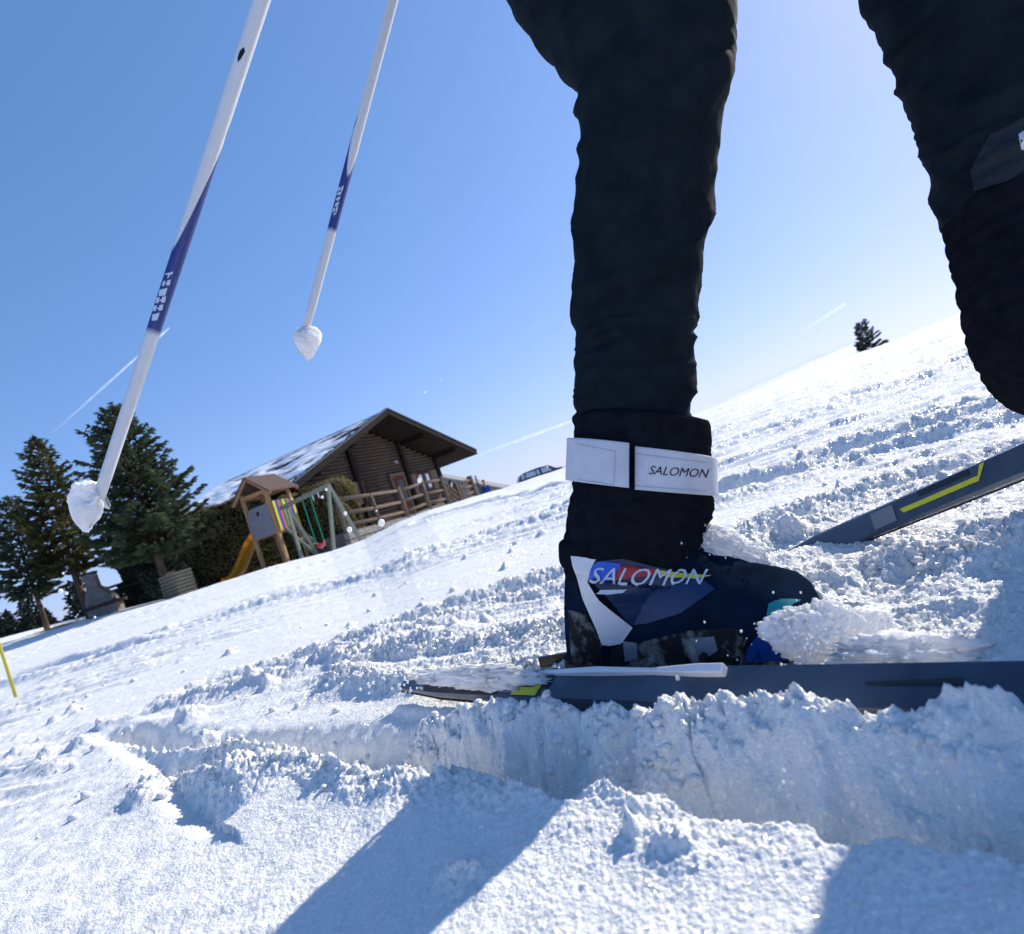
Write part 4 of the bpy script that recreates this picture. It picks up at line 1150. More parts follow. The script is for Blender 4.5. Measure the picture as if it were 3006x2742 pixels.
skA, pA, cA, geoA, sideA = ski('cross_country_ski', H0, AX, NX, UP, s_tail - .02, s_tail + 1.85, 'dark ski with yellow chevron gliding in the snow under the planted boot', roll=(ROLLA if (Matrix.Rotation(.3, 3, AX) @ NX).z < 0 else -ROLLA), taper=True, wf=.88)
def s_at(px, py=2040):    # station along the ski under a photo column
    q = on(px, py, -.195); return (q - H0).dot(AX)
a, b = s_at(1425), s_at(1480)
pA([(s_at(1210), -1), (a, -1), (a, 1), (s_at(1210), 1)], M['ski_dark'], 'tail_field')
pA([(a + .0, -.7), (s_at(1455), -.7), (s_at(1452), .9), (a, .9)], M['ski_dark'], 'dark_patch', .0010)
pA([(s_at(1462), -.6), (s_at(1500), -.6), (s_at(1500), .8), (s_at(1462), .8)], M['ski_grey'], 'grey_patch', .0010)
pA([(s_at(1500), .95), (s_at(1500), .35), (s_at(1562), .35), (s_at(1575), -.95), (s_at(1594), -.95), (s_at(1578), .95)], M['yellow'], 'yellow_chevron', .0012)
pA([(s_at(1600), -1), (s_at(1615), -1), (s_at(1600), 1), (s_at(1585), 1)], M['ski_dark'], 'dark_patch', .0012)
for sp0, sp1 in ((2560, 2850),): pA([(s_at(sp0), -.1), (s_at(sp1), -.3), (s_at(sp1), -.02), (s_at(sp0), .0)], M['ski_dark'], 'dark_patch', .0012)
# binding plate and toe piece
FL = .275
rmA = Matrix.Rotation((ROLLA if (Matrix.Rotation(.3, 3, AX) @ NX).z < 0 else -ROLLA), 3, AX); NXr, UPr = rmA @ NX, rmA @ UP
def cr(s, n, z): return AX * s + NXr * n + UPr * z
rings = []
for s, z, w_ in ((-.04, .003, .002), (.04, .007, .003), (.10, .005, .002), (.145, .007, .004), (.168, .007, .004)):
    rings.append([cr(s, w_ - .010, -.001), cr(s, w_ - .010, z), cr(s, -w_ - .010, z), cr(s, -w_ - .010, -.001)])
MB().loft(rings).build('binding_plate', M['white_pl'], skA, bevel=.001)
MB().beam(at(1584, 1944, .712) - H0, at(1690, 1926, .70) - H0, .012, .0045, up=FW).build('heel_strap', M['ski_dark'], skA)
# second ski: heel lifted, tail hanging back to the left
E0 = at(2262, 1662, .98); E1 = at(3006, 1342, .66)
AX2 = (E1 - E0).normalized(); 
v = -FW
NX2 = (v - AX2 * v.dot(AX2)).normalized(); NX2 = (NX2 * .92 - UP * .18); NX2 = (NX2 - AX2 * NX2.dot(AX2)).normalized(); UP2 = AX2.cross(NX2)
if UP2.z < 0: UP2 = -UP2
r2 = Matrix.Rotation(R(27), 3, AX2)
if (r2 @ NX2).z > NX2.z: r2 = Matrix.Rotation(R(-27), 3, AX2)
NX2, UP2 = r2 @ NX2, r2 @ UP2
Ls = (E1 - E0).length
O2 = E0 + AX2 * (Ls + .08)
skB, pB, cB, geoB, sideB = ski('cross_country_ski', O2, AX2, NX2, UP2, -(Ls + .08), -(Ls + .08) + 1.85, 'second ski lifted off the snow behind the boot, tail hanging down to the left', wf=.78)
def s2(px, py):
    q = ray(px, py); # closest point on axis
    best = min(range(400), key=lambda k: (lambda w: (w - q * (w.dot(q) / q.dot(q))).length)(E0 + AX2 * Ls * k / 399))
    return Ls * best / 399 - (Ls + .08)
pB([(s2(2640, 1495), -.1), (s2(2870, 1395), -.1), (s2(2885, 1390), -.9), (s2(2900, 1382), -.9), (s2(2870, 1398), .35), (s2(2650, 1492), .35)], M['yellow'], 'yellow_chevron', .0010)
pB([(s2(2560, 1530), -.8), (s2(2625, 1500), -.8), (s2(2625, 1500), .8), (s2(2560, 1530), .8)], M['ski_grey'], 'grey_patch', .0010)
pB([(s2(2700, 1470), -.95), (s2(2850, 1400), -.95), (s2(2850, 1400), -.45), (s2(2700, 1470), -.45)], M['ski_dark'], 'dark_patch', .0010)

# ---- the person
per = empty('person', (H0.x, H0.y, 0), label='skier in black trousers striding past close to the camera, cropped above the knees', cat='person')
PO = Vector((H0.x, H0.y, 0))
def smooth_path(keys, step):
    out = []
    ks = [np.array(k, float) for k in keys]
    for i in range(len(ks) - 1):
        p0, p1, p2, p3 = ks[max(0, i - 1)], ks[i], ks[i + 1], ks[min(len(ks) - 1, i + 2)]
        n = max(1, int(np.linalg.norm(p2[:2] - p1[:2]) / step))
        for j in range(n):
            t = j / n
            out.append(.5 * ((2 * p1) + (p2 - p0) * t + (2 * p0 - 5 * p1 + 4 * p2 - p3) * t * t + (3 * p1 - p0 - 3 * p2 + p3) * t ** 3))
    out.append(ks[-1]); return out
def trouser(keys, name, wr, seed, depth_ratio=.82, mat_='fabric', tilt_keys=None):
    # keys: (x_left, y_left, x_right, y_right, Y): both outline points of one cross-section and its distance
    K = smooth_path([( (a + c) / 2, (b + d) / 2, a, b, c, d, Y) for a, b, c, d, Y in keys], 9)
    rings = []; NA = 72; rr = []
    for i, k in enumerate(K):
        xl, yl, xr, yr, Yd = k[2:7]
        A, B = at(xl, yl, Yd), at(xr, yr, Yd)
        C = (A + B) / 2; e1 = (B - A) / 2; hw = e1.length; e1n = e1.normalized()
        ptan = at((K[min(i + 1, len(K) - 1)][0]), (K[min(i + 1, len(K) - 1)][1]), K[min(i + 1, len(K) - 1)][6]) - at(K[max(0, i - 1)][0], K[max(0, i - 1)][1], K[max(0, i - 1)][6])
        e2 = e1n.cross(ptan).normalized()
        if e2.dot(FW) > 0: e2 = -e2
        rr.append((C, e1n, e2, hw, k))
    n = len(rr)
    A_ = np.linspace(0, 2 * np.pi, NA, endpoint=False)
    yy = np.array([k[4][1] for k in rr]); xx = np.array([k[4][0] for k in rr])
    arc = np.concatenate([[0], np.cumsum([(rr[i + 1][0] - rr[i][0]).length for i in range(n - 1)])])
    U, T = np.meshgrid(A_, arc)
    cu, su = np.cos(U), np.sin(U)
    W_ = wr(yy)[:, None]; 
    # long diagonal folds and tight horizontal bunching
    f1 = .0035 * pn(cu * 1.6 + T * 9, su * 1.6 + T * 14 + seed, 71) + .0030 * (1 - np.abs(pn(cu * 1.3 + T * 20, su * 1.3 - T * 9 + seed, 72)) * 2)
    f2 = W_[:, :, 0] * (1 - np.abs(pn(cu * .8 + seed, su * .8 + T * 62 + .35 * cu, 73)) * 2.4) if W_.ndim == 3 else W_ * (1 - np.abs(pn(cu * .8 + seed, T * 62 + .5 * cu + .4 * su, 73)) * 2.4)
    f2 = f2 * np.clip(.45 + 1.5 * pn(cu * .9 + seed * 2, T * 9 + su * .9, 76), 0, 1.6)
    f3 = .0045 * np.clip(1 - np.abs(pn(cu * .7 + T * 11, su * .7 - T * 6 + seed * 3, 77)) * 5, 0, 1)
    fold = f1 + f2 + f3
    for i, (C, e1, e2, hw, k) in enumerate(rr):
        ring = []
        for j in range(NA):
            f = fold[i, j]
            ring.append(C + e1 * cu[i, j] * (hw + f) + e2 * su[i, j] * (hw * depth_ratio + f) - PO)
        rings.append(ring)
    return MB().loft(rings, True).build(name, M[mat_], per, True)
wrA = lambda y: np.interp(y, [-900, 0, 150, 300, 450, 900, 960, 1180, 1240], [.002, .002, .003, .0045, .0008, .0008, .0046, .0046, .002])
legA = trouser([(1250, -820, 1830, -640, .76), (1330, -420, 1960, -300, .74), (1492, -35, 2104, -170, .70), (1600, 85, 2134, 20, .68), (1664, 168, 2142, 130, .66), (1700, 250, 2136, 240, .655), (1706, 345, 2112, 330, .65),
                (1708, 430, 2098, 430, .65), (1694, 560, 2084, 560, .65), (1690, 760, 2060, 760, .65), (1692, 950, 2032, 950, .65), (1694, 1100, 2026, 1100, .65), (1692, 1185, 2022, 1185, .65), (1706, 1235, 2020, 1235, .652)],
               'trouser_leg', wrA, 3.)
wrB = lambda y: np.interp(y, [-900, 0, 150, 480, 560, 900], [.002, .003, .005, .005, .0025, .003])
legB = trouser([(2100, -820, 2560, -900, .80), (2340, -420, 2880, -520, .72), (2580, -60, 3090, -140, .64), (2640, 110, 3140, 60, .62), (2694, 240, 3170, 200, .615), (2746, 400, 3210, 370, .61), (2772, 540, 3240, 520, .61), (2806, 640, 3260, 600, .61)],
               'trouser_leg', wrB, 9.)
hips = MB()
ca_ = (at(1540, -730, .76)); cb_ = at(2320, -860, .80)
pel = (ca_ + cb_) / 2 + Vector((0, 0, .05))
print('pelvis', pel)

# ---- boots: body loft, gaiter cuff, straps
def ring_super(C, ex, ez, w_, z0, z1, n=28, p=2.6):
    out = []
    for k in range(n):
        a = 2 * math.pi * k / n; c_, s_ = math.cos(a), math.sin(a)
        rx = math.copysign(abs(c_) ** (2 / p), c_) * w_; rz_ = math.copysign(abs(s_) ** (2 / p), s_)
        out.append(C + ex * rx + ez * ((z0 + z1) / 2 + rz_ * (z1 - z0) / 2))
    return out
def boot(name, keys, ax, nx, label):
    b0 = link(name, None, per) if False else None
    par = per
    # foot: each cross-section spans from the sole to the instep, w_ is its half width
    rings = []
    for xt, yt, xb, yb, Yd, w_ in keys:
        A, B = at(xb, yb, Yd), at(xt, yt, Yd)
        C = (A + B) / 2; ez = (B - A) / 2; ring = []
        for k in range(36):
            a = 2 * math.pi * k / 36; c_, s_ = math.cos(a), math.sin(a)
            ring.append(C + nx * math.copysign(abs(c_) ** (2 / 2.7), c_) * w_ + ez * math.copysign(abs(s_) ** (2 / 3.0), s_) - PO)
        rings.append(ring)
    foot = MB().loft(rings).build('boot', M['boot'], par, True)
    if label: foot['label'] = label
    # sole
    rings = []
    for xt, yt, xb, yb, Yd, w_ in keys[:-1]:
        A, B = at(xb, yb, Yd), at(xt, yt, Yd); ez = (B - A).normalized(); C = A + ez * .005; ring = []
        for k in range(24):
            a = 2 * math.pi * k / 24; c_, s_ = math.cos(a), math.sin(a)
            ring.append(C + nx * math.copysign(abs(c_) ** .4, c_) * (w_ + .002) + ez * math.copysign(abs(s_) ** .4, s_) * .011 - PO)
        rings.append(ring)
    sole = MB().loft(rings).build('sole', M['boot_dirty'], foot, True)
    # dirty lug blocks low on the side
    for q in range(1, len(keys) - 3):
        xt, yt, xb, yb, Yd, w_ = keys[q]; A, B = at(xb, yb, Yd), at(xt, yt, Yd); ez = (B - A).normalized()
        MB().box(A + ez * .021 + nx * (w_ - .001) - PO, (.016, .006, .020), Matrix((ax, nx, ez)).transposed()).build('side_lug', M['boot_dirty'], foot, bevel=.002)
    return foot, sole, None
TILT = R(9)
rT = Matrix.Rotation((TILT if (Matrix.Rotation(.3, 3, AX) @ NX).z < 0 else -TILT), 3, AX)
OB = H0 + UPr * .006 + UP * .002
KA = [(1688, 1655, 1692, 1972, .695, .012), (1712, 1636, 1716, 1982, .688, .026), (1770, 1620, 1778, 1980, .675, .033), (1860, 1604, 1864, 1972, .658, .036), (1950, 1598, 1950, 1964, .637, .037), (2040, 1606, 2040, 1956, .615, .039), (2110, 1640, 2110, 1948, .598, .041),
      (2180, 1676, 2180, 1942, .583, .043), (2250, 1690, 2250, 1936, .568, .043), (2310, 1706, 2312, 1932, .556, .041), (2352, 1734, 2356, 1928, .548, .036), (2384, 1776, 2386, 1918, .541, .027), (2402, 1816, 2402, 1900, .537, .014)]
fA, soleA, stA = boot('boot', KA, AX, rT @ NX, 'planted dark blue race boot, white stripe, coloured lettering band')
# cuff and gaiter of the planted boot
def cuff(keys, name, seed, mat_, wr, ratio=.9, parent=None, offs=0., NA=72, a0=0, a1=2 * math.pi, thick=None):
    K = smooth_path([((a + c) / 2, (b + d) / 2, a, b, c, d, Y) for a, b, c, d, Y in keys], 8)
    rings = []
    closed = (a1 - a0) > 6.28
    for i, k in enumerate(K):
        xl, yl, xr, yr, Yd = k[2:7]; A, B = at(xl, yl, Yd), at(xr, yr, Yd)
        C = (A + B) / 2; e1 = (B - A) / 2; hw = e1.length; e1n = e1.normalized()
        e2 = e1n.cross(CU).normalized()
        if e2.dot(FW) > 0: e2 = -e2
        aa = np.linspace(a0, a1, NA, endpoint=not closed)
        f = wr * (1 - np.abs(pn(np.cos(aa) * 1.1 + seed + yl * .004, np.sin(aa) * 1.1 + yl * .022, 75)) * 2.2)
        if thick is None:
            rings.append([C + e1n * math.cos(t) * (hw + f[j] + offs) + e2 * math.sin(t) * (hw * ratio + f[j] + offs) - PO for j, t in enumerate(aa)])
        else:
            o_ = [C + e1n * math.cos(t) * (hw + offs + thick) + e2 * math.sin(t) * (hw * ratio + offs + thick) - PO for t in aa]
            i_ = [C + e1n * math.cos(t) * (hw + offs) + e2 * math.sin(t) * (hw * ratio + offs) - PO for t in aa]
            rings.append(o_ + i_[::-1])
    return MB().loft(rings, True).build(name, M[mat_], parent or per, True)
CUFF = [(1700, 1205, 2040, 1232, .650), (1684, 1222, 2068, 1240, .650), (1690, 1262, 2078, 1288, .650), (1690, 1300, 2080, 1345, .650), (1684, 1420, 2084, 1450, .652), (1672, 1500, 2084, 1500, .655), (1664, 1560, 2072, 1545, .66), (1654, 1620, 2078, 1600, .665), (1662, 1700, 2040, 1690, .67), (1668, 1800, 1960, 1790, .675), (1690, 1900, 1880, 1890, .68)]
gA_ = cuff(CUFF, 'gaiter', 2., 'softshell', .0022)
# rigid lower cuff of the boot with its collar band
cuff([(1652, 1585, 2066, 1560, .663), (1640, 1600, 2150, 1655, .663), (1642, 1650, 2190, 1700, .663), (1654, 1668, 2190, 1712, .663)], 'collar', 4., 'softshell', .0, ratio=.70, parent=fA)
cuff([(1660, 1640, 2120, 1660, .664), (1658, 1720, 2080, 1730, .666), (1656, 1800, 2040, 1810, .670), (1662, 1900, 1960, 1900, .678), (1676, 1975, 1900, 1965, .685)], 'heel_counter', 4., 'boot', .0, ratio=.70, parent=fA)
# white strap in two lengths with a dark gap between them
def strapring(xl0, yl0, xr0, yr0, xl1, yl1, xr1, yr1, a0, a1, nm, offs, par, Yd=.651, mt='strap', th=.0018):
    return cuff([(xl0, yl0, xr0, yr0, Yd), (xl1, yl1, xr1, yr1, Yd)], nm, 1., mt, 0, parent=par, offs=offs, NA=40, a0=a0, a1=a1, thick=th)
# angle 0 = right outline, pi/2 = facing the camera, pi = left outline
strapring(1690, 1300, 2080, 1345, 1686, 1418, 2084, 1452, -1.9, 1.83, 'strap', .0042, fA)
strapring(1690, 1290, 2080, 1345, 1686, 1412, 2084, 1456, 1.90, 4.3, 'strap', .0066, fA, th=.0026)
bvA = bvh_of([fA, gA_] + [o for o in fA.children])
bpy.context.view_layer.update()
bvA = bvh_of([fA, gA_] + [o for o in fA.children])
BP = lambda nm, polys, mt, off=.0012: print_on(bvA, nm, polys, M[mt], fA, off)
BP('blue_panel', [[(1765, 1645), (1830, 1640), (2060, 1700), (2100, 1730), (2000, 1800), (1900, 1830), (1850, 1835), (1790, 1760), (1735, 1700)]], 'blue2', .0014)
BP('white_stripe', [[(1680, 1632), (1752, 1640), (1738, 1668), (1728, 1708), (1760, 1760), (1800, 1795), (1860, 1842), (1818, 1862), (1830, 1885), (1790, 1892), (1768, 1890), (1752, 1845), (1715, 1760), (1700, 1700), (1685, 1660)]], 'white_pl', .0022)
BP('blue_band', [[(1757, 1645), (1824, 1655), (1800, 1700), (1729, 1700), (1738, 1668)]], 'blue', .0026)
BP('red_band', [[(1824, 1657), (1920, 1672), (1940, 1686), (1870, 1694), (1806, 1700)]], 'red', .0026)
BP('yellow_band', [[(1920, 1673), (2010, 1686), (2090, 1694), (2050, 1702), (1960, 1695), (1935, 1688)]], 'yellow', .0026)
BP('lettering', text_polys('SALOMON', (1730, 1707), 62, R(2.2), shear=.45, sx=1.12), 'letter', .0036)
BP('underline', [[(1752, 1738), (1765, 1731), (1842, 1729), (1828, 1737), (1790, 1741)]], 'letter', .0030)
BP('grey_patch', [[(2030, 1872), (2100, 1868), (2112, 1908), (2085, 1925), (2052, 1915)]], 'ski_grey', .0026)
BP('grey_patch', [[(1832, 1880), (1872, 1886), (1876, 1930), (1838, 1940)]], 'ski_grey', .0026)
BP('toe_wrap', [[(2262, 1775), (2300, 1768), (2330, 1770), (2320, 1800), (2300, 1850), (2320, 1935), (2190, 1945), (2200, 1900), (2235, 1850)]], 'blue3', .0022)
BP('toe_cap', [[(2258, 1778), (2290, 1764), (2345, 1766), (2310, 1790), (2290, 1830), (2250, 1835)]], 'teal', .0034)
BP('dirt', [[(1672, 1790), (1720, 1800), (1762, 1870), (1780, 1960), (1700, 1978), (1684, 1970), (1676, 1880)]], 'boot_dirty', .0016)
BP('dirt', [[(1790, 1900), (1900, 1880), (2030, 1850), (2160, 1842), (2195, 1880), (2175, 1925), (2030, 1950), (1900, 1958), (1800, 1966)]], 'boot_dirty', .0016)
stp = [o for o in fA.children if o.name.startswith('strap')]
bvS = bvh_of(stp)
for (x0, y0, x1, y1) in ((1702, 1304, 1812, 1326), (1700, 1408, 1808, 1424), (1848, 1330, 2076, 1358), (1846, 1424, 2074, 1442), (1806, 1328, 1803, 1420), (1856, 1334, 1853, 1420)):
    dx, dy = x1 - x0, y1 - y0; L_ = math.hypot(dx, dy); nx_, ny_ = -dy / L_ * 1.4, dx / L_ * 1.4; N_ = max(3, int(L_ / 9)); dash = []
    for k in range(N_):
        a, b = k / N_, (k + .6) / N_
        dash.append([(x0 + dx * a + nx_, y0 + dy * a + ny_), (x0 + dx * b + nx_, y0 + dy * b + ny_), (x0 + dx * b - nx_, y0 + dy * b - ny_), (x0 + dx * a - nx_, y0 + dy * a - ny_)])
    print_on(bvS, 'stitching', dash, M['thread'], fA, .0005)['kind'] = 'stuff'
print_on(bvS, 'strap_lettering', text_polys('SALOMON', (1902, 1392), 36, R(3.5), shear=.3, sx=1.0), M['ink'], fA, .0006)
# second boot, lifted
t_h = Ls + .08 - .02
OB2 = at(3060, 1275, .635)
KB = [(2990, 1010, 2992, 1150, .612, .012), (3030, 1000, 3030, 1195, .605, .026), (3090, 995, 3095, 1225, .595, .034), (3180, 1005, 3180, 1225, .575, .037), (3270, 1050, 3280, 1210, .555, .040), (3360, 1085, 3370, 1195, .535, .043), (3430, 1100, 3440, 1180, .52, .038), (3480, 1115, 3485, 1165, .51, .02)]
fB, soleB, stB = boot('boot', KB, AX2, (NX2 * .6 - FW * .4).normalized(), 'lifted rear boot cut off by the right picture edge')
CB = [(2800, 600, 3250, 560, .608), (2818, 700, 3260, 670, .606), (2846, 820, 3290, 800, .602), (2866, 930, 3300, 950, .60), (2892, 1020, 3330, 1080, .60), (2938, 1110, 3380, 1160, .602), (3000, 1175, 3420, 1230, .605), (3060, 1205, 3400, 1260, .61)]
gB_ = cuff(CB, 'gaiter', 7., 'softshell', .0022)
# printed lighter panels on the second trouser leg
bpy.context.view_layer.update()
bvB = bvh_of([legB, gB_])
print_on(bvB, 'grey_panel', [[(2905, 395), (3006, 345), (3006, 500), (2960, 530), (2860, 560), (2850, 500)]], M['grey_cl'], per, .0015)
print_on(bvB, 'white_tab', [[(2990, 400), (3006, 388), (3006, 440), (2996, 436)]], M['strap'], per, .002)

# ---- body, jacket, hands (above the picture)
kA = at(1900, 150, .66); hA = ca_; aA = at(1850, 1740, .668); toeA = at(2220, 1840, .58)
kB = at(2850, -120, .64); hB = cb_; aB = at(3120, 1050, .603); toeB = at(3340, 1140, .545)
pA_end, pB_end = (at(768, 0, .75) - at(262, 1545, .75)).normalized(), (at(1152, 0, .95) - at(878, 1035, .95)).normalized()
tipA, tipB = at(262, 1548, .75), at(878, 1040, .95)
gripA, gripB = tipA + pA_end * 1.38, tipB + pB_end * 1.38
chest = pel + Vector((.10, -.02, .36)); neck = chest + Vector((.05, -.02, .20)); head = neck + Vector((.04, -.02, .15))
shA = chest + Vector((-.13, -.12, .10)); shB = chest + Vector((.10, .16, .10))
elA = (shA + gripA) / 2 + Vector((-.02, -.12, -.12)); elB = (shB + gripB) / 2 + Vector((.05, .10, -.10))
V = [pel, (pel + chest) / 2, chest, neck, head - Vector((0, 0, .03)), head + Vector((.005, 0, .06)), hA, kA, aA, toeA, hB, kB, aB, toeB, shA, elA, gripA, shB, elB, gripB]
E = [(0, 1), (1, 2), (2, 3), (3, 4), (4, 5), (0, 6), (6, 7), (7, 8), (8, 9), (0, 10), (10, 11), (11, 12), (12, 13), (2, 14), (14, 15), (15, 16), (2, 17), (17, 18), (18, 19)]
Rr = [.11, .105, .12, .05, .085, .08, .075, .055, .036, .025, .075, .055, .036, .025, .05, .036, .026, .05, .036, .026]
skin_obj('body', [v - PO for v in V], E, Rr, M['skin'], per)
jv = [0, 1, 2, 3, 14, 15, 16, 17, 18, 19]; mp = {a: i for i, a in enumerate(jv)}
skin_obj('jacket', [V[i] - PO for i in jv], [(mp[a], mp[b]) for a, b in E if a in mp and b in mp], [.16, .145, .15, .07, .07, .055, .042, .07, .055, .042], M['fabric'], per, 2)
skin_obj('trouser_seat', [v - PO for v in (pel, (pel + chest) / 2, hA, hA.lerp(kA, .22), hB, hB.lerp(kB, .22))], [(0, 1), (0, 2), (2, 3), (0, 4), (4, 5)], [.165, .15, .125, .115, .125, .115], M['fabric'], per, 2)
for g, ax_ in ((gripA, pA_end), (gripB, pB_end)):
    vv = [g - PO]; ee = []; rr_ = [.030]
    x_ = ax_.cross(FW).normalized(); y_ = ax_.cross(x_)
    for f in range(4):
        o_ = g - PO + ax_ * (.028 - .019 * f); base = len(vv)
        for th in (0.2, 1.2, 2.3, 3.4):
            vv.append(o_ + (x_ * math.cos(th) + y_ * math.sin(th)) * (.029 - .002 * f)); rr_.append(.010)
        ee += [(0, base), (base, base + 1), (base + 1, base + 2), (base + 2, base + 3)]
    base = len(vv); vv += [g - PO + ax_ * .045 - x_ * .02, g - PO + ax_ * .05 - y_ * .03, g - PO + ax_ * .03 - y_ * .032 + x_ * .02]; rr_ += [.012, .011, .010]
    ee += [(0, base), (base, base + 1), (base + 1, base + 2)]
    skin_obj('glove', vv, ee, rr_, M['black_cl'], per)
hm = MB(); hc = head - PO
hm.tube([hc + Vector((0, 0, .02)), hc + Vector((0, 0, .07)), hc + Vector((0, 0, .115)), hc + Vector((0, 0, .14))], [.105, .108, .085, .02], 20); hm.build('hat', M['black_cl'], per, True)
MB().tube([hc + Vector((.07, -.055, .0)), hc + Vector((.095, -.075, -.025))], [.012, .018], 8).build('nose', M['skin'], per, True)
MB().tube([hc + Vector((.02, -.095, .015)), hc + Vector((.085, -.06, .02)), hc + Vector((.10, -.02, .02))], [.02, .024, .02], 8).build('sunglasses', M['ink'], per, True)

# ------------------------------------------------------------------ ski poles
def pole_mat(z1, z2, tw, ph, seed):
    mt = bpy.data.materials.new('pole_shaft_print'); mt.use_nodes = True
    n = mt.node_tree.nodes; L = mt.node_tree.links; b = n['Principled BSDF']
    b.inputs['Roughness'].default_value = .35
    tc = n.new('ShaderNodeTexCoord'); sp = n.new('ShaderNodeSeparateXYZ'); L.new(tc.outputs['Object'], sp.inputs[0])
    def mth(op, a=None, b_=None, c=None, clamp=False):
        q = n.new('ShaderNodeMath'); q.operation = op; q.use_clamp = clamp
        for i, v in enumerate((a, b_, c)):
            if v is None: continue
            if isinstance(v, (int, float)): q.inputs[i].default_value = v
            else: L.new(v, q.inputs[i])
        return q.outputs[0]
    ang = mth('ARCTAN2', sp.outputs[1], sp.outputs[0])
    a2 = mth('SINE', mth('ADD', ang, ph))
    zt = mth('ADD', mth('MULTIPLY', a2, tw), z2)
    low = mth('MULTIPLY', mth('SUBTRACT', sp.outputs[2], z1), 120, clamp=True)
    hi = mth('MULTIPLY', mth('SUBTRACT', zt, sp.outputs[2]), 120, clamp=True)
    mk = mth('MULTIPLY', low, hi)
    mx = n.new('ShaderNodeMix'); mx.data_type = 'RGBA'; mx.inputs[6].default_value = (.66, .67, .70, 1); mx.inputs[7].default_value = (.022, .04, .21, 1)
    L.new(mk, mx.inputs[0])
    # thin dark flash winding above the blue field
    a3 = mth('SINE', mth('ADD', ang, ph + 2.1)); zt3 = mth('ADD', mth('MULTIPLY', a3, tw * 1.1), z2 + tw * .95)
    dd = mth('ABSOLUTE', mth('SUBTRACT', sp.outputs[2], zt3)); m3 = mth('MULTIPLY', mth('SUBTRACT', .012, dd), 150, clamp=True)
    m3 = mth('MULTIPLY', m3, mth('GREATER_THAN', mth('SINE', mth('ADD', ang, ph - .6)), .25))
    mx2 = n.new('ShaderNodeMix'); mx2.data_type = 'RGBA'; mx2.inputs[7].default_value = (.02, .035, .05, 1)
    L.new(m3, mx2.inputs[0]); L.new(mx.outputs[2], mx2.inputs[6])
    no = n.new('ShaderNodeTexNoise'); no.inputs['Scale'].default_value = 60
    L.new(mx2.outputs[2], b.inputs['Base Color'])
    return mt
def snow_lump(name, parent, c, e1, e2, e3, seed, subd=4, rough=.25, fine=.08, mt='snow_soft', shape=None):
    bm = bmesh.new(); bmesh.ops.create_icosphere(bm, subdivisions=subd, radius=1)
    vs = np.array([v.co[:] for v in bm.verts])
    n1 = pn(vs[:, 0] * 1.7 + seed, vs[:, 1] * 1.7 + vs[:, 2] * 1.3, 81); n2 = pn(vs[:, 0] * 6 + seed, vs[:, 1] * 6 + vs[:, 2] * 5, 82); n3 = pn(vs[:, 0] * 15 + seed, vs[:, 1] * 15 + vs[:, 2] * 13, 83)
    n4 = pn(vs[:, 0] * 34 + seed, vs[:, 1] * 34 + vs[:, 2] * 29, 84)
    k = 1 + rough * n1 + rough * .6 * n2 + fine * n3 + fine * .55 * n4
    vs = vs * k[:, None]
    if shape: vs = shape(vs)
    for v, p in zip(bm.verts, vs): v.co = Vector(c) + Vector(e1) * float(p[0]) + Vector(e2) * float(p[1]) + Vector(e3) * float(p[2])
    for f in bm.faces: f.smooth = True
    me = bpy.data.meshes.new(name); bm.to_mesh(me); bm.free(); me.materials.append(M[mt])
    return link(name, me, parent)
def heart(vs):
    v = vs.copy(); t = np.clip((v[:, 1] + 1) / 2, 0, 1); v[:, 0] *= (.18 + .95 * t ** .75); return v
def pole(tip, d, L, r0, r1, z1, z2, tw, ph, label, lump, mirror):
    t = empty('ski_pole', tip, label=label, cat='ski pole', group='white and blue ski poles')
    t.rotation_mode = 'QUATERNION'; t.rotation_quaternion = d.to_track_quat('Z', 'Y')
    qi = t.rotation_quaternion.inverted()
    N = 40
    MB().tube([(0, 0, .035 + (L - .035) * i / N) for i in range(N + 1)], [r0 + (r1 - r0) * (i / N) ** .8 for i in range(N + 1)], 28).build('shaft', pole_mat(z1, z2, tw, ph, 1), t, True)
    MB().tube([(0, 0, .0), (0, 0, .012), (0, 0, .05)], [.0015, .003, .006], 10).build('tip', M['metal'], t, True)
    # half-moon basket
    c = qi @ (-CR if not mirror else CR); c.z = 0; c.normalize(); s = Vector((-c.y, c.x, 0)); pts = []
    for k in range(14):
        a = math.pi * (k / 13 - .5) * 1.25
        pts.append(c * math.cos(a) * .019 + s * math.sin(a) * .017)
    vs = [Vector((0, 0, .05))] + [p + Vector((0, 0, .030)) for p in pts] + [Vector((0, 0, .045))] + [p + Vector((0, 0, .024)) for p in pts]
    n_ = len(pts)
    fs = [(0, i + 1, i + 2) for i in range(n_ - 1)] + [(n_ + 1, n_ + 1 + i + 2, n_ + 1 + i + 1) for i in range(n_ - 1)] + [(i + 1, n_ + 2 + i, n_ + 3 + i, i + 2) for i in range(n_ - 1)]
    MB().add(vs, fs).build('basket', M['white_pl'], t)
    MB().tube([(0, 0, L - .11), (0, 0, L - .03), (0, 0, L)], [.014, .016, .012], 12).build('grip', M['ink'], t, True)
    lc, lw, lh, seed = lump
    e1, e2, e3 = qi @ (CR * lw), qi @ (CU * lh), qi @ (FW * lw * .8)
    cc = qi @ (lc - tip)
    sl = snow_lump('snow_clump', t, cc, e1, e2, e3, seed, 5, .12, .055, shape=heart)
    sl['label'] = 'lump of wet snow stuck on the basket'
    return t
def zalong(tip, d, px, py, Y): return (at(px, py, Y) - tip).dot(d)
z1 = zalong(tipA, pA_end, 446, 985, .75); z2 = zalong(tipA, pA_end, 590, 560, .75)
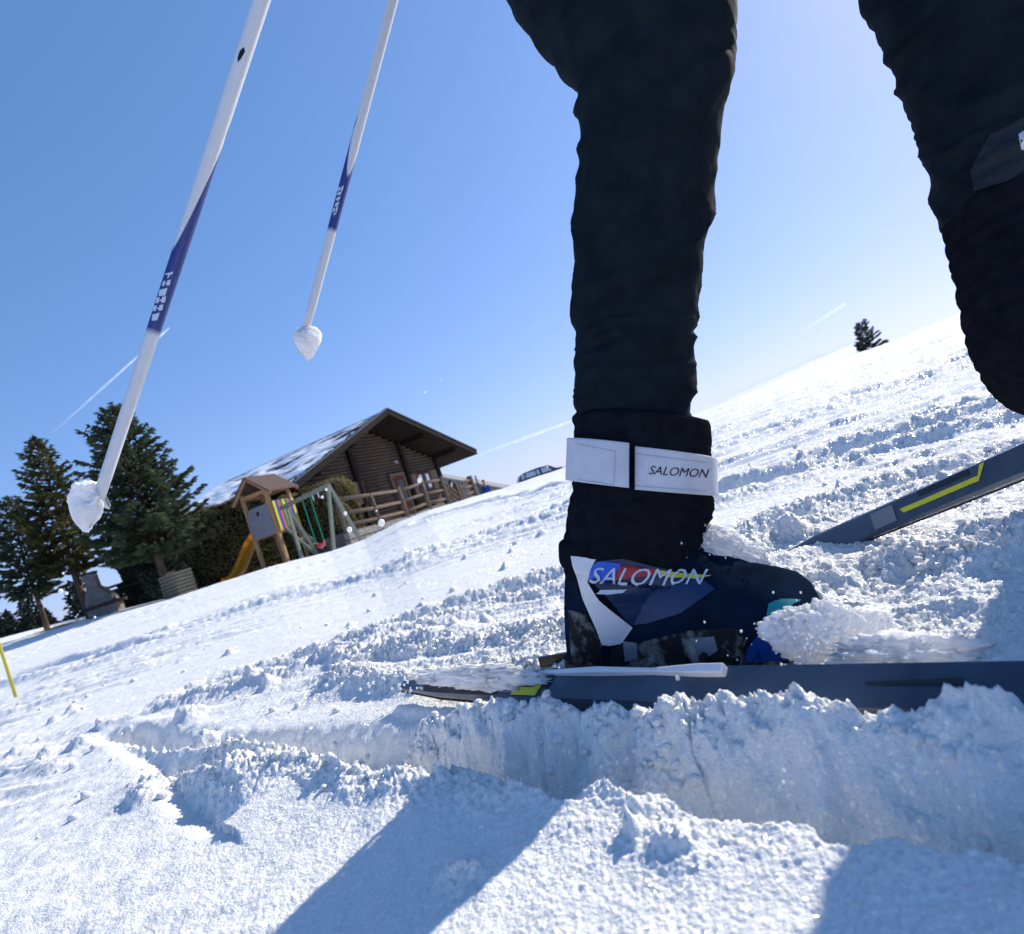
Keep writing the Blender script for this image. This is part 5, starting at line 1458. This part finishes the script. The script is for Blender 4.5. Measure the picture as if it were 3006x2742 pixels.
pa = pole(tipA, pA_end, 1.46, .0066, .0120, z1, z2, .075, 2.2, 'nearer longer ski pole, its tip hanging in front of the left spruces', (at(254, 1486, .75), .0235, .0300, 3.), False)
z1b = zalong(tipB, pB_end, 955, 682, .95); z2b = zalong(tipB, pB_end, 1035, 380, .95)
pb = pole(tipB, pB_end, 1.46, .0062, .0105, z1b, z2b, .07, .9, 'farther shorter-looking ski pole, its tip high against plain sky', (at(903, 1008, .95), .0235, .0250, 8.), True)
# worn pale lettering marks and a dark sticker on the shafts
bpy.context.view_layer.update()
bva = bvh_of([o for o in pa.children if o.name.startswith('shaft')]); bvb = bvh_of([o for o in pb.children if o.name.startswith('shaft')])
def inv_print(bv, nm, polys, mt, par, off):
    o = print_on(bv, nm, polys, M[mt], None, off, cut=8)
    mi = Matrix.LocRotScale(par.location, par.rotation_quaternion, None).inverted()
    o.data.transform(mi); o.parent = par; return o
rl = random.Random(4)
def marks(y0, y1, xa, slope, wd, n):
    out = []
    st = (y1 - y0) / n
    for k in range(n):
        y = y0 + st * k; x = xa - (y - y0) * slope; h = st * rl.uniform(.62, .95); a, b = wd * rl.uniform(.75, 1.1), wd * rl.uniform(.7, 1.1)
        t = rl.choice((0, 1, 2))
        if t == 0: out += [[(x - a, y + 4), (x + b, y - 3), (x + b - 2, y + h * .35), (x - a - 1, y + h * .45)], [(x - a * .2, y + h * .4), (x + b * .3, y + h * .3), (x - 3, y + h), (x - a * .6, y + h)]]
        elif t == 1: out += [[(x - a, y + 2), (x - a * .3, y), (x - a * .5 - 2, y + h), (x - a - 3, y + h)], [(x + b * .2, y - 1), (x + b, y - 3), (x + b - 3, y + h - 3), (x + b * .2 - 3, y + h - 1)], [(x - a * .4, y + h * .4), (x + b * .3, y + h * .35), (x + b * .3, y + h * .6), (x - a * .4, y + h * .65)]]
        else: out += [[(x - a, y + 3), (x + b, y - 3), (x + b * .5 - 2, y + h * .9), (x - a - 2, y + h)]]
    return out
glA = marks(800, 945, 497, .32, 13, 6)
glB = marks(548, 640, 1002, .25, 7, 6)
inv_print(bva, 'lettering', glA, 'letter', pa, .0004)
inv_print(bva, 'sticker', [[(704, 150), (716, 138), (719, 152), (708, 172), (698, 184), (698, 168)]], 'ink', pa, .0004)
inv_print(bvb, 'lettering', glB, 'letter', pb, .0004)

# ------------------------------------------------------------------ snow thrown up and lying on the gear
d_ = (at(2250, 1668, .60) - at(2030, 1575, .635)); dn_ = d_.normalized(); up_ = (CU - dn_ * CU.dot(dn_)).normalized()
o = snow_lump('snow_mound', None, at(2120, 1612, .622), d_ * .52, up_ * .017, NX * .022, 35., 5, .25, .16)
tag(o, 'bright wet snow stuck on the instep of the planted boot', 'snow', 'snow kicked up by the ski')
o = snow_lump('snow_mound', None, at(2450, 1868, .50), CR * .050, UP * .026, NX * .024, 5., 6, .26, .13)
tag(o, 'pile of wet snow heaped in front of the boot toe on the ski', 'snow', 'snow kicked up by the ski')
o = snow_lump('snow_mound', None, at(2660, 1922, .455), CR * .056, UP * .014, (-NX) * .022, 15., 5, .30, .22)
tag(o, 'low tongue of snow on the ski right of the boot toe', 'snow', 'snow kicked up by the ski')
o = snow_lump('snow_mound', None, H0 + cA(s_at(1370), -.004, .004), AX * .10, UPr * .009, NXr * .013, 25., 5, .35, .25)
tag(o, 'thin ridge of wet snow lying on the ski tail left of the boot', 'snow', 'snow kicked up by the ski')
# loose chunks on the ground: one scattering nobody could count
rs = random.Random(21); mbv, mbf = [], []
ico = []
bm = bmesh.new(); bmesh.ops.create_icosphere(bm, subdivisions=2, radius=1); iv = np.array([v.co[:] for v in bm.verts]); if_ = [tuple(v.index for v in f.verts) for f in bm.faces]; bm.free()
pts = []
for poly, n_, sp in ((RIM, 260, .018), (RC, 60, .014), (R2, 120, .02), (R3, 90, .02), (R4, 60, .02)):
    seg = list(zip(poly[:-1], poly[1:]))
    for i in range(n_):
        a, b = rs.choice(seg); t = rs.random()
        pts.append((a[0] + (b[0] - a[0]) * t + rs.gauss(0, sp), a[1] + (b[1] - a[1]) * t + rs.gauss(0, sp), rs.uniform(.0012, .0052)))
for i in range(300):
    y = .75 + 1.6 * rs.random() ** 1.5; x = y * rs.uniform(-.92, .92); pts.append((x, y, .0015 + .0045 * rs.random() ** 3 * (1 + y * .5)))
xs = np.array([p[0] for p in pts]); ys = np.array([p[1] for p in pts]); zs, _ = full_h(xs, ys)
V_, F_ = [], []
for i, (x, y, s) in enumerate(pts):
    d, s_, p_, L_ = pdist(np.array([x]), np.array([y]), SKIL)
    if d[0] < .04: continue
    k = 1 + .35 * pn(iv[:, 0] * 1.5 + i, iv[:, 1] * 1.5 + iv[:, 2] * 1.2, 91) + .2 * pn(iv[:, 0] * 4 + i, iv[:, 1] * 4 + iv[:, 2] * 4, 92)
    v = iv * k[:, None] * s * np.array([1, 1, .8]) + np.array([x, y, zs[i] + s * .35])
    b = len(V_); V_.extend(v.tolist()); F_.extend([tuple(a + b for a in f) for f in if_])
o = MB().add(V_, F_).build('snow_chunks', M['snow'], None, True)
tag(o, 'loose crumbs and chunks of snow strewn over the tracks', 'snow', kind='stuff')
# drops and crumbs in the air
V_, F_ = [], []
bm = bmesh.new(); bmesh.ops.create_icosphere(bm, subdivisions=1, radius=1); iv = np.array([v.co[:] for v in bm.verts]); if_ = [tuple(v.index for v in f.verts) for f in bm.faces]; bm.free()
air = [(1990, 1990, .50, 10), (1965, 2070, .50, 9), (2388, 2020, .45, 9), (2552, 2014, .42, 8), (2560, 2040, .42, 9), (2585, 2025, .42, 9), (2300, 2295, .36, 7), (2303, 2260, .36, 7), (2405, 2205, .38, 6), (2510, 2085, .40, 9), (1975, 2358, .36, 7), (2495, 2557, .30, 8),
       (2618, 1990, .42, 7), (2222, 2160, .4, 5), (2268, 2160, .4, 5), (2085, 2130, .45, 6), (1248, 1152, .8, 5), (1295, 1115, .8, 4), (1255, 1535, 1.3, 14), (1120, 1535, 1.2, 14), (1025, 1555, 1.2, 11), (1013, 1508, 1.2, 8), (958, 1437, 1.2, 7), (945, 1460, 1.2, 6), (1232, 1410, 1.2, 10),
       (178, 1735, 1.2, 9), (196, 1742, 1.3, 6), (186, 1683, 1.3, 5), (170, 1866, 1.2, 8), (241, 1845, 1.3, 4), (208, 1853, 1.3, 5), (278, 1812, 1.2, 5), (1232, 1512, 1.3, 6), (1105, 1500, 1.4, 4), (1655, 1372, 1.0, 5), (1607, 1371, 1.0, 4), (1625, 1369, 1.0, 4)]
rs = random.Random(2)
for i in range(900):
    if i > 620: air.append((2330 + abs(rs.gauss(0, 210)), 1960 - abs(rs.gauss(0, 75)), rs.uniform(.44, .52), rs.uniform(1.5, 5))); continue
    if i > 560: air.append((rs.gauss(2150, 90), rs.gauss(1610, 40), rs.uniform(.58, .64), rs.uniform(1.5, 5))); continue
    if i < 200: air.append((rs.gauss(1330, 130), rs.gauss(2015, 28), rs.uniform(.72, .88), rs.uniform(2, 7)))
    else: air.append((rs.gauss(2550, 170), rs.gauss(1880, 60), rs.uniform(.45, .56), rs.uniform(2, 6)))
for i, (px, py, Y_, sz) in enumerate(air):
    s = sz * Y_ / FPX * .7; k = 1 + .45 * pn(iv[:, 0] * 1.5 + i, iv[:, 1] * 1.5 + iv[:, 2], 93)
    v = iv * k[:, None] * s * np.array([1, 1, 1.25]); c = np.array(at(px, py, Y_)[:]); b = len(V_)
    V_.extend((v + c).tolist()); F_.extend([tuple(a + b for a in f) for f in if_])
o = MB().add(V_, F_).build('snow_spray', M['snow_soft'], None, True)
tag(o, 'flying crumbs of snow thrown up around the ski and boot', 'snow', kind='stuff')
print('tris', sum(sum(len(p.vertices) - 2 for p in o.data.polygons) for o in bpy.data.objects if o.type == 'MESH'))
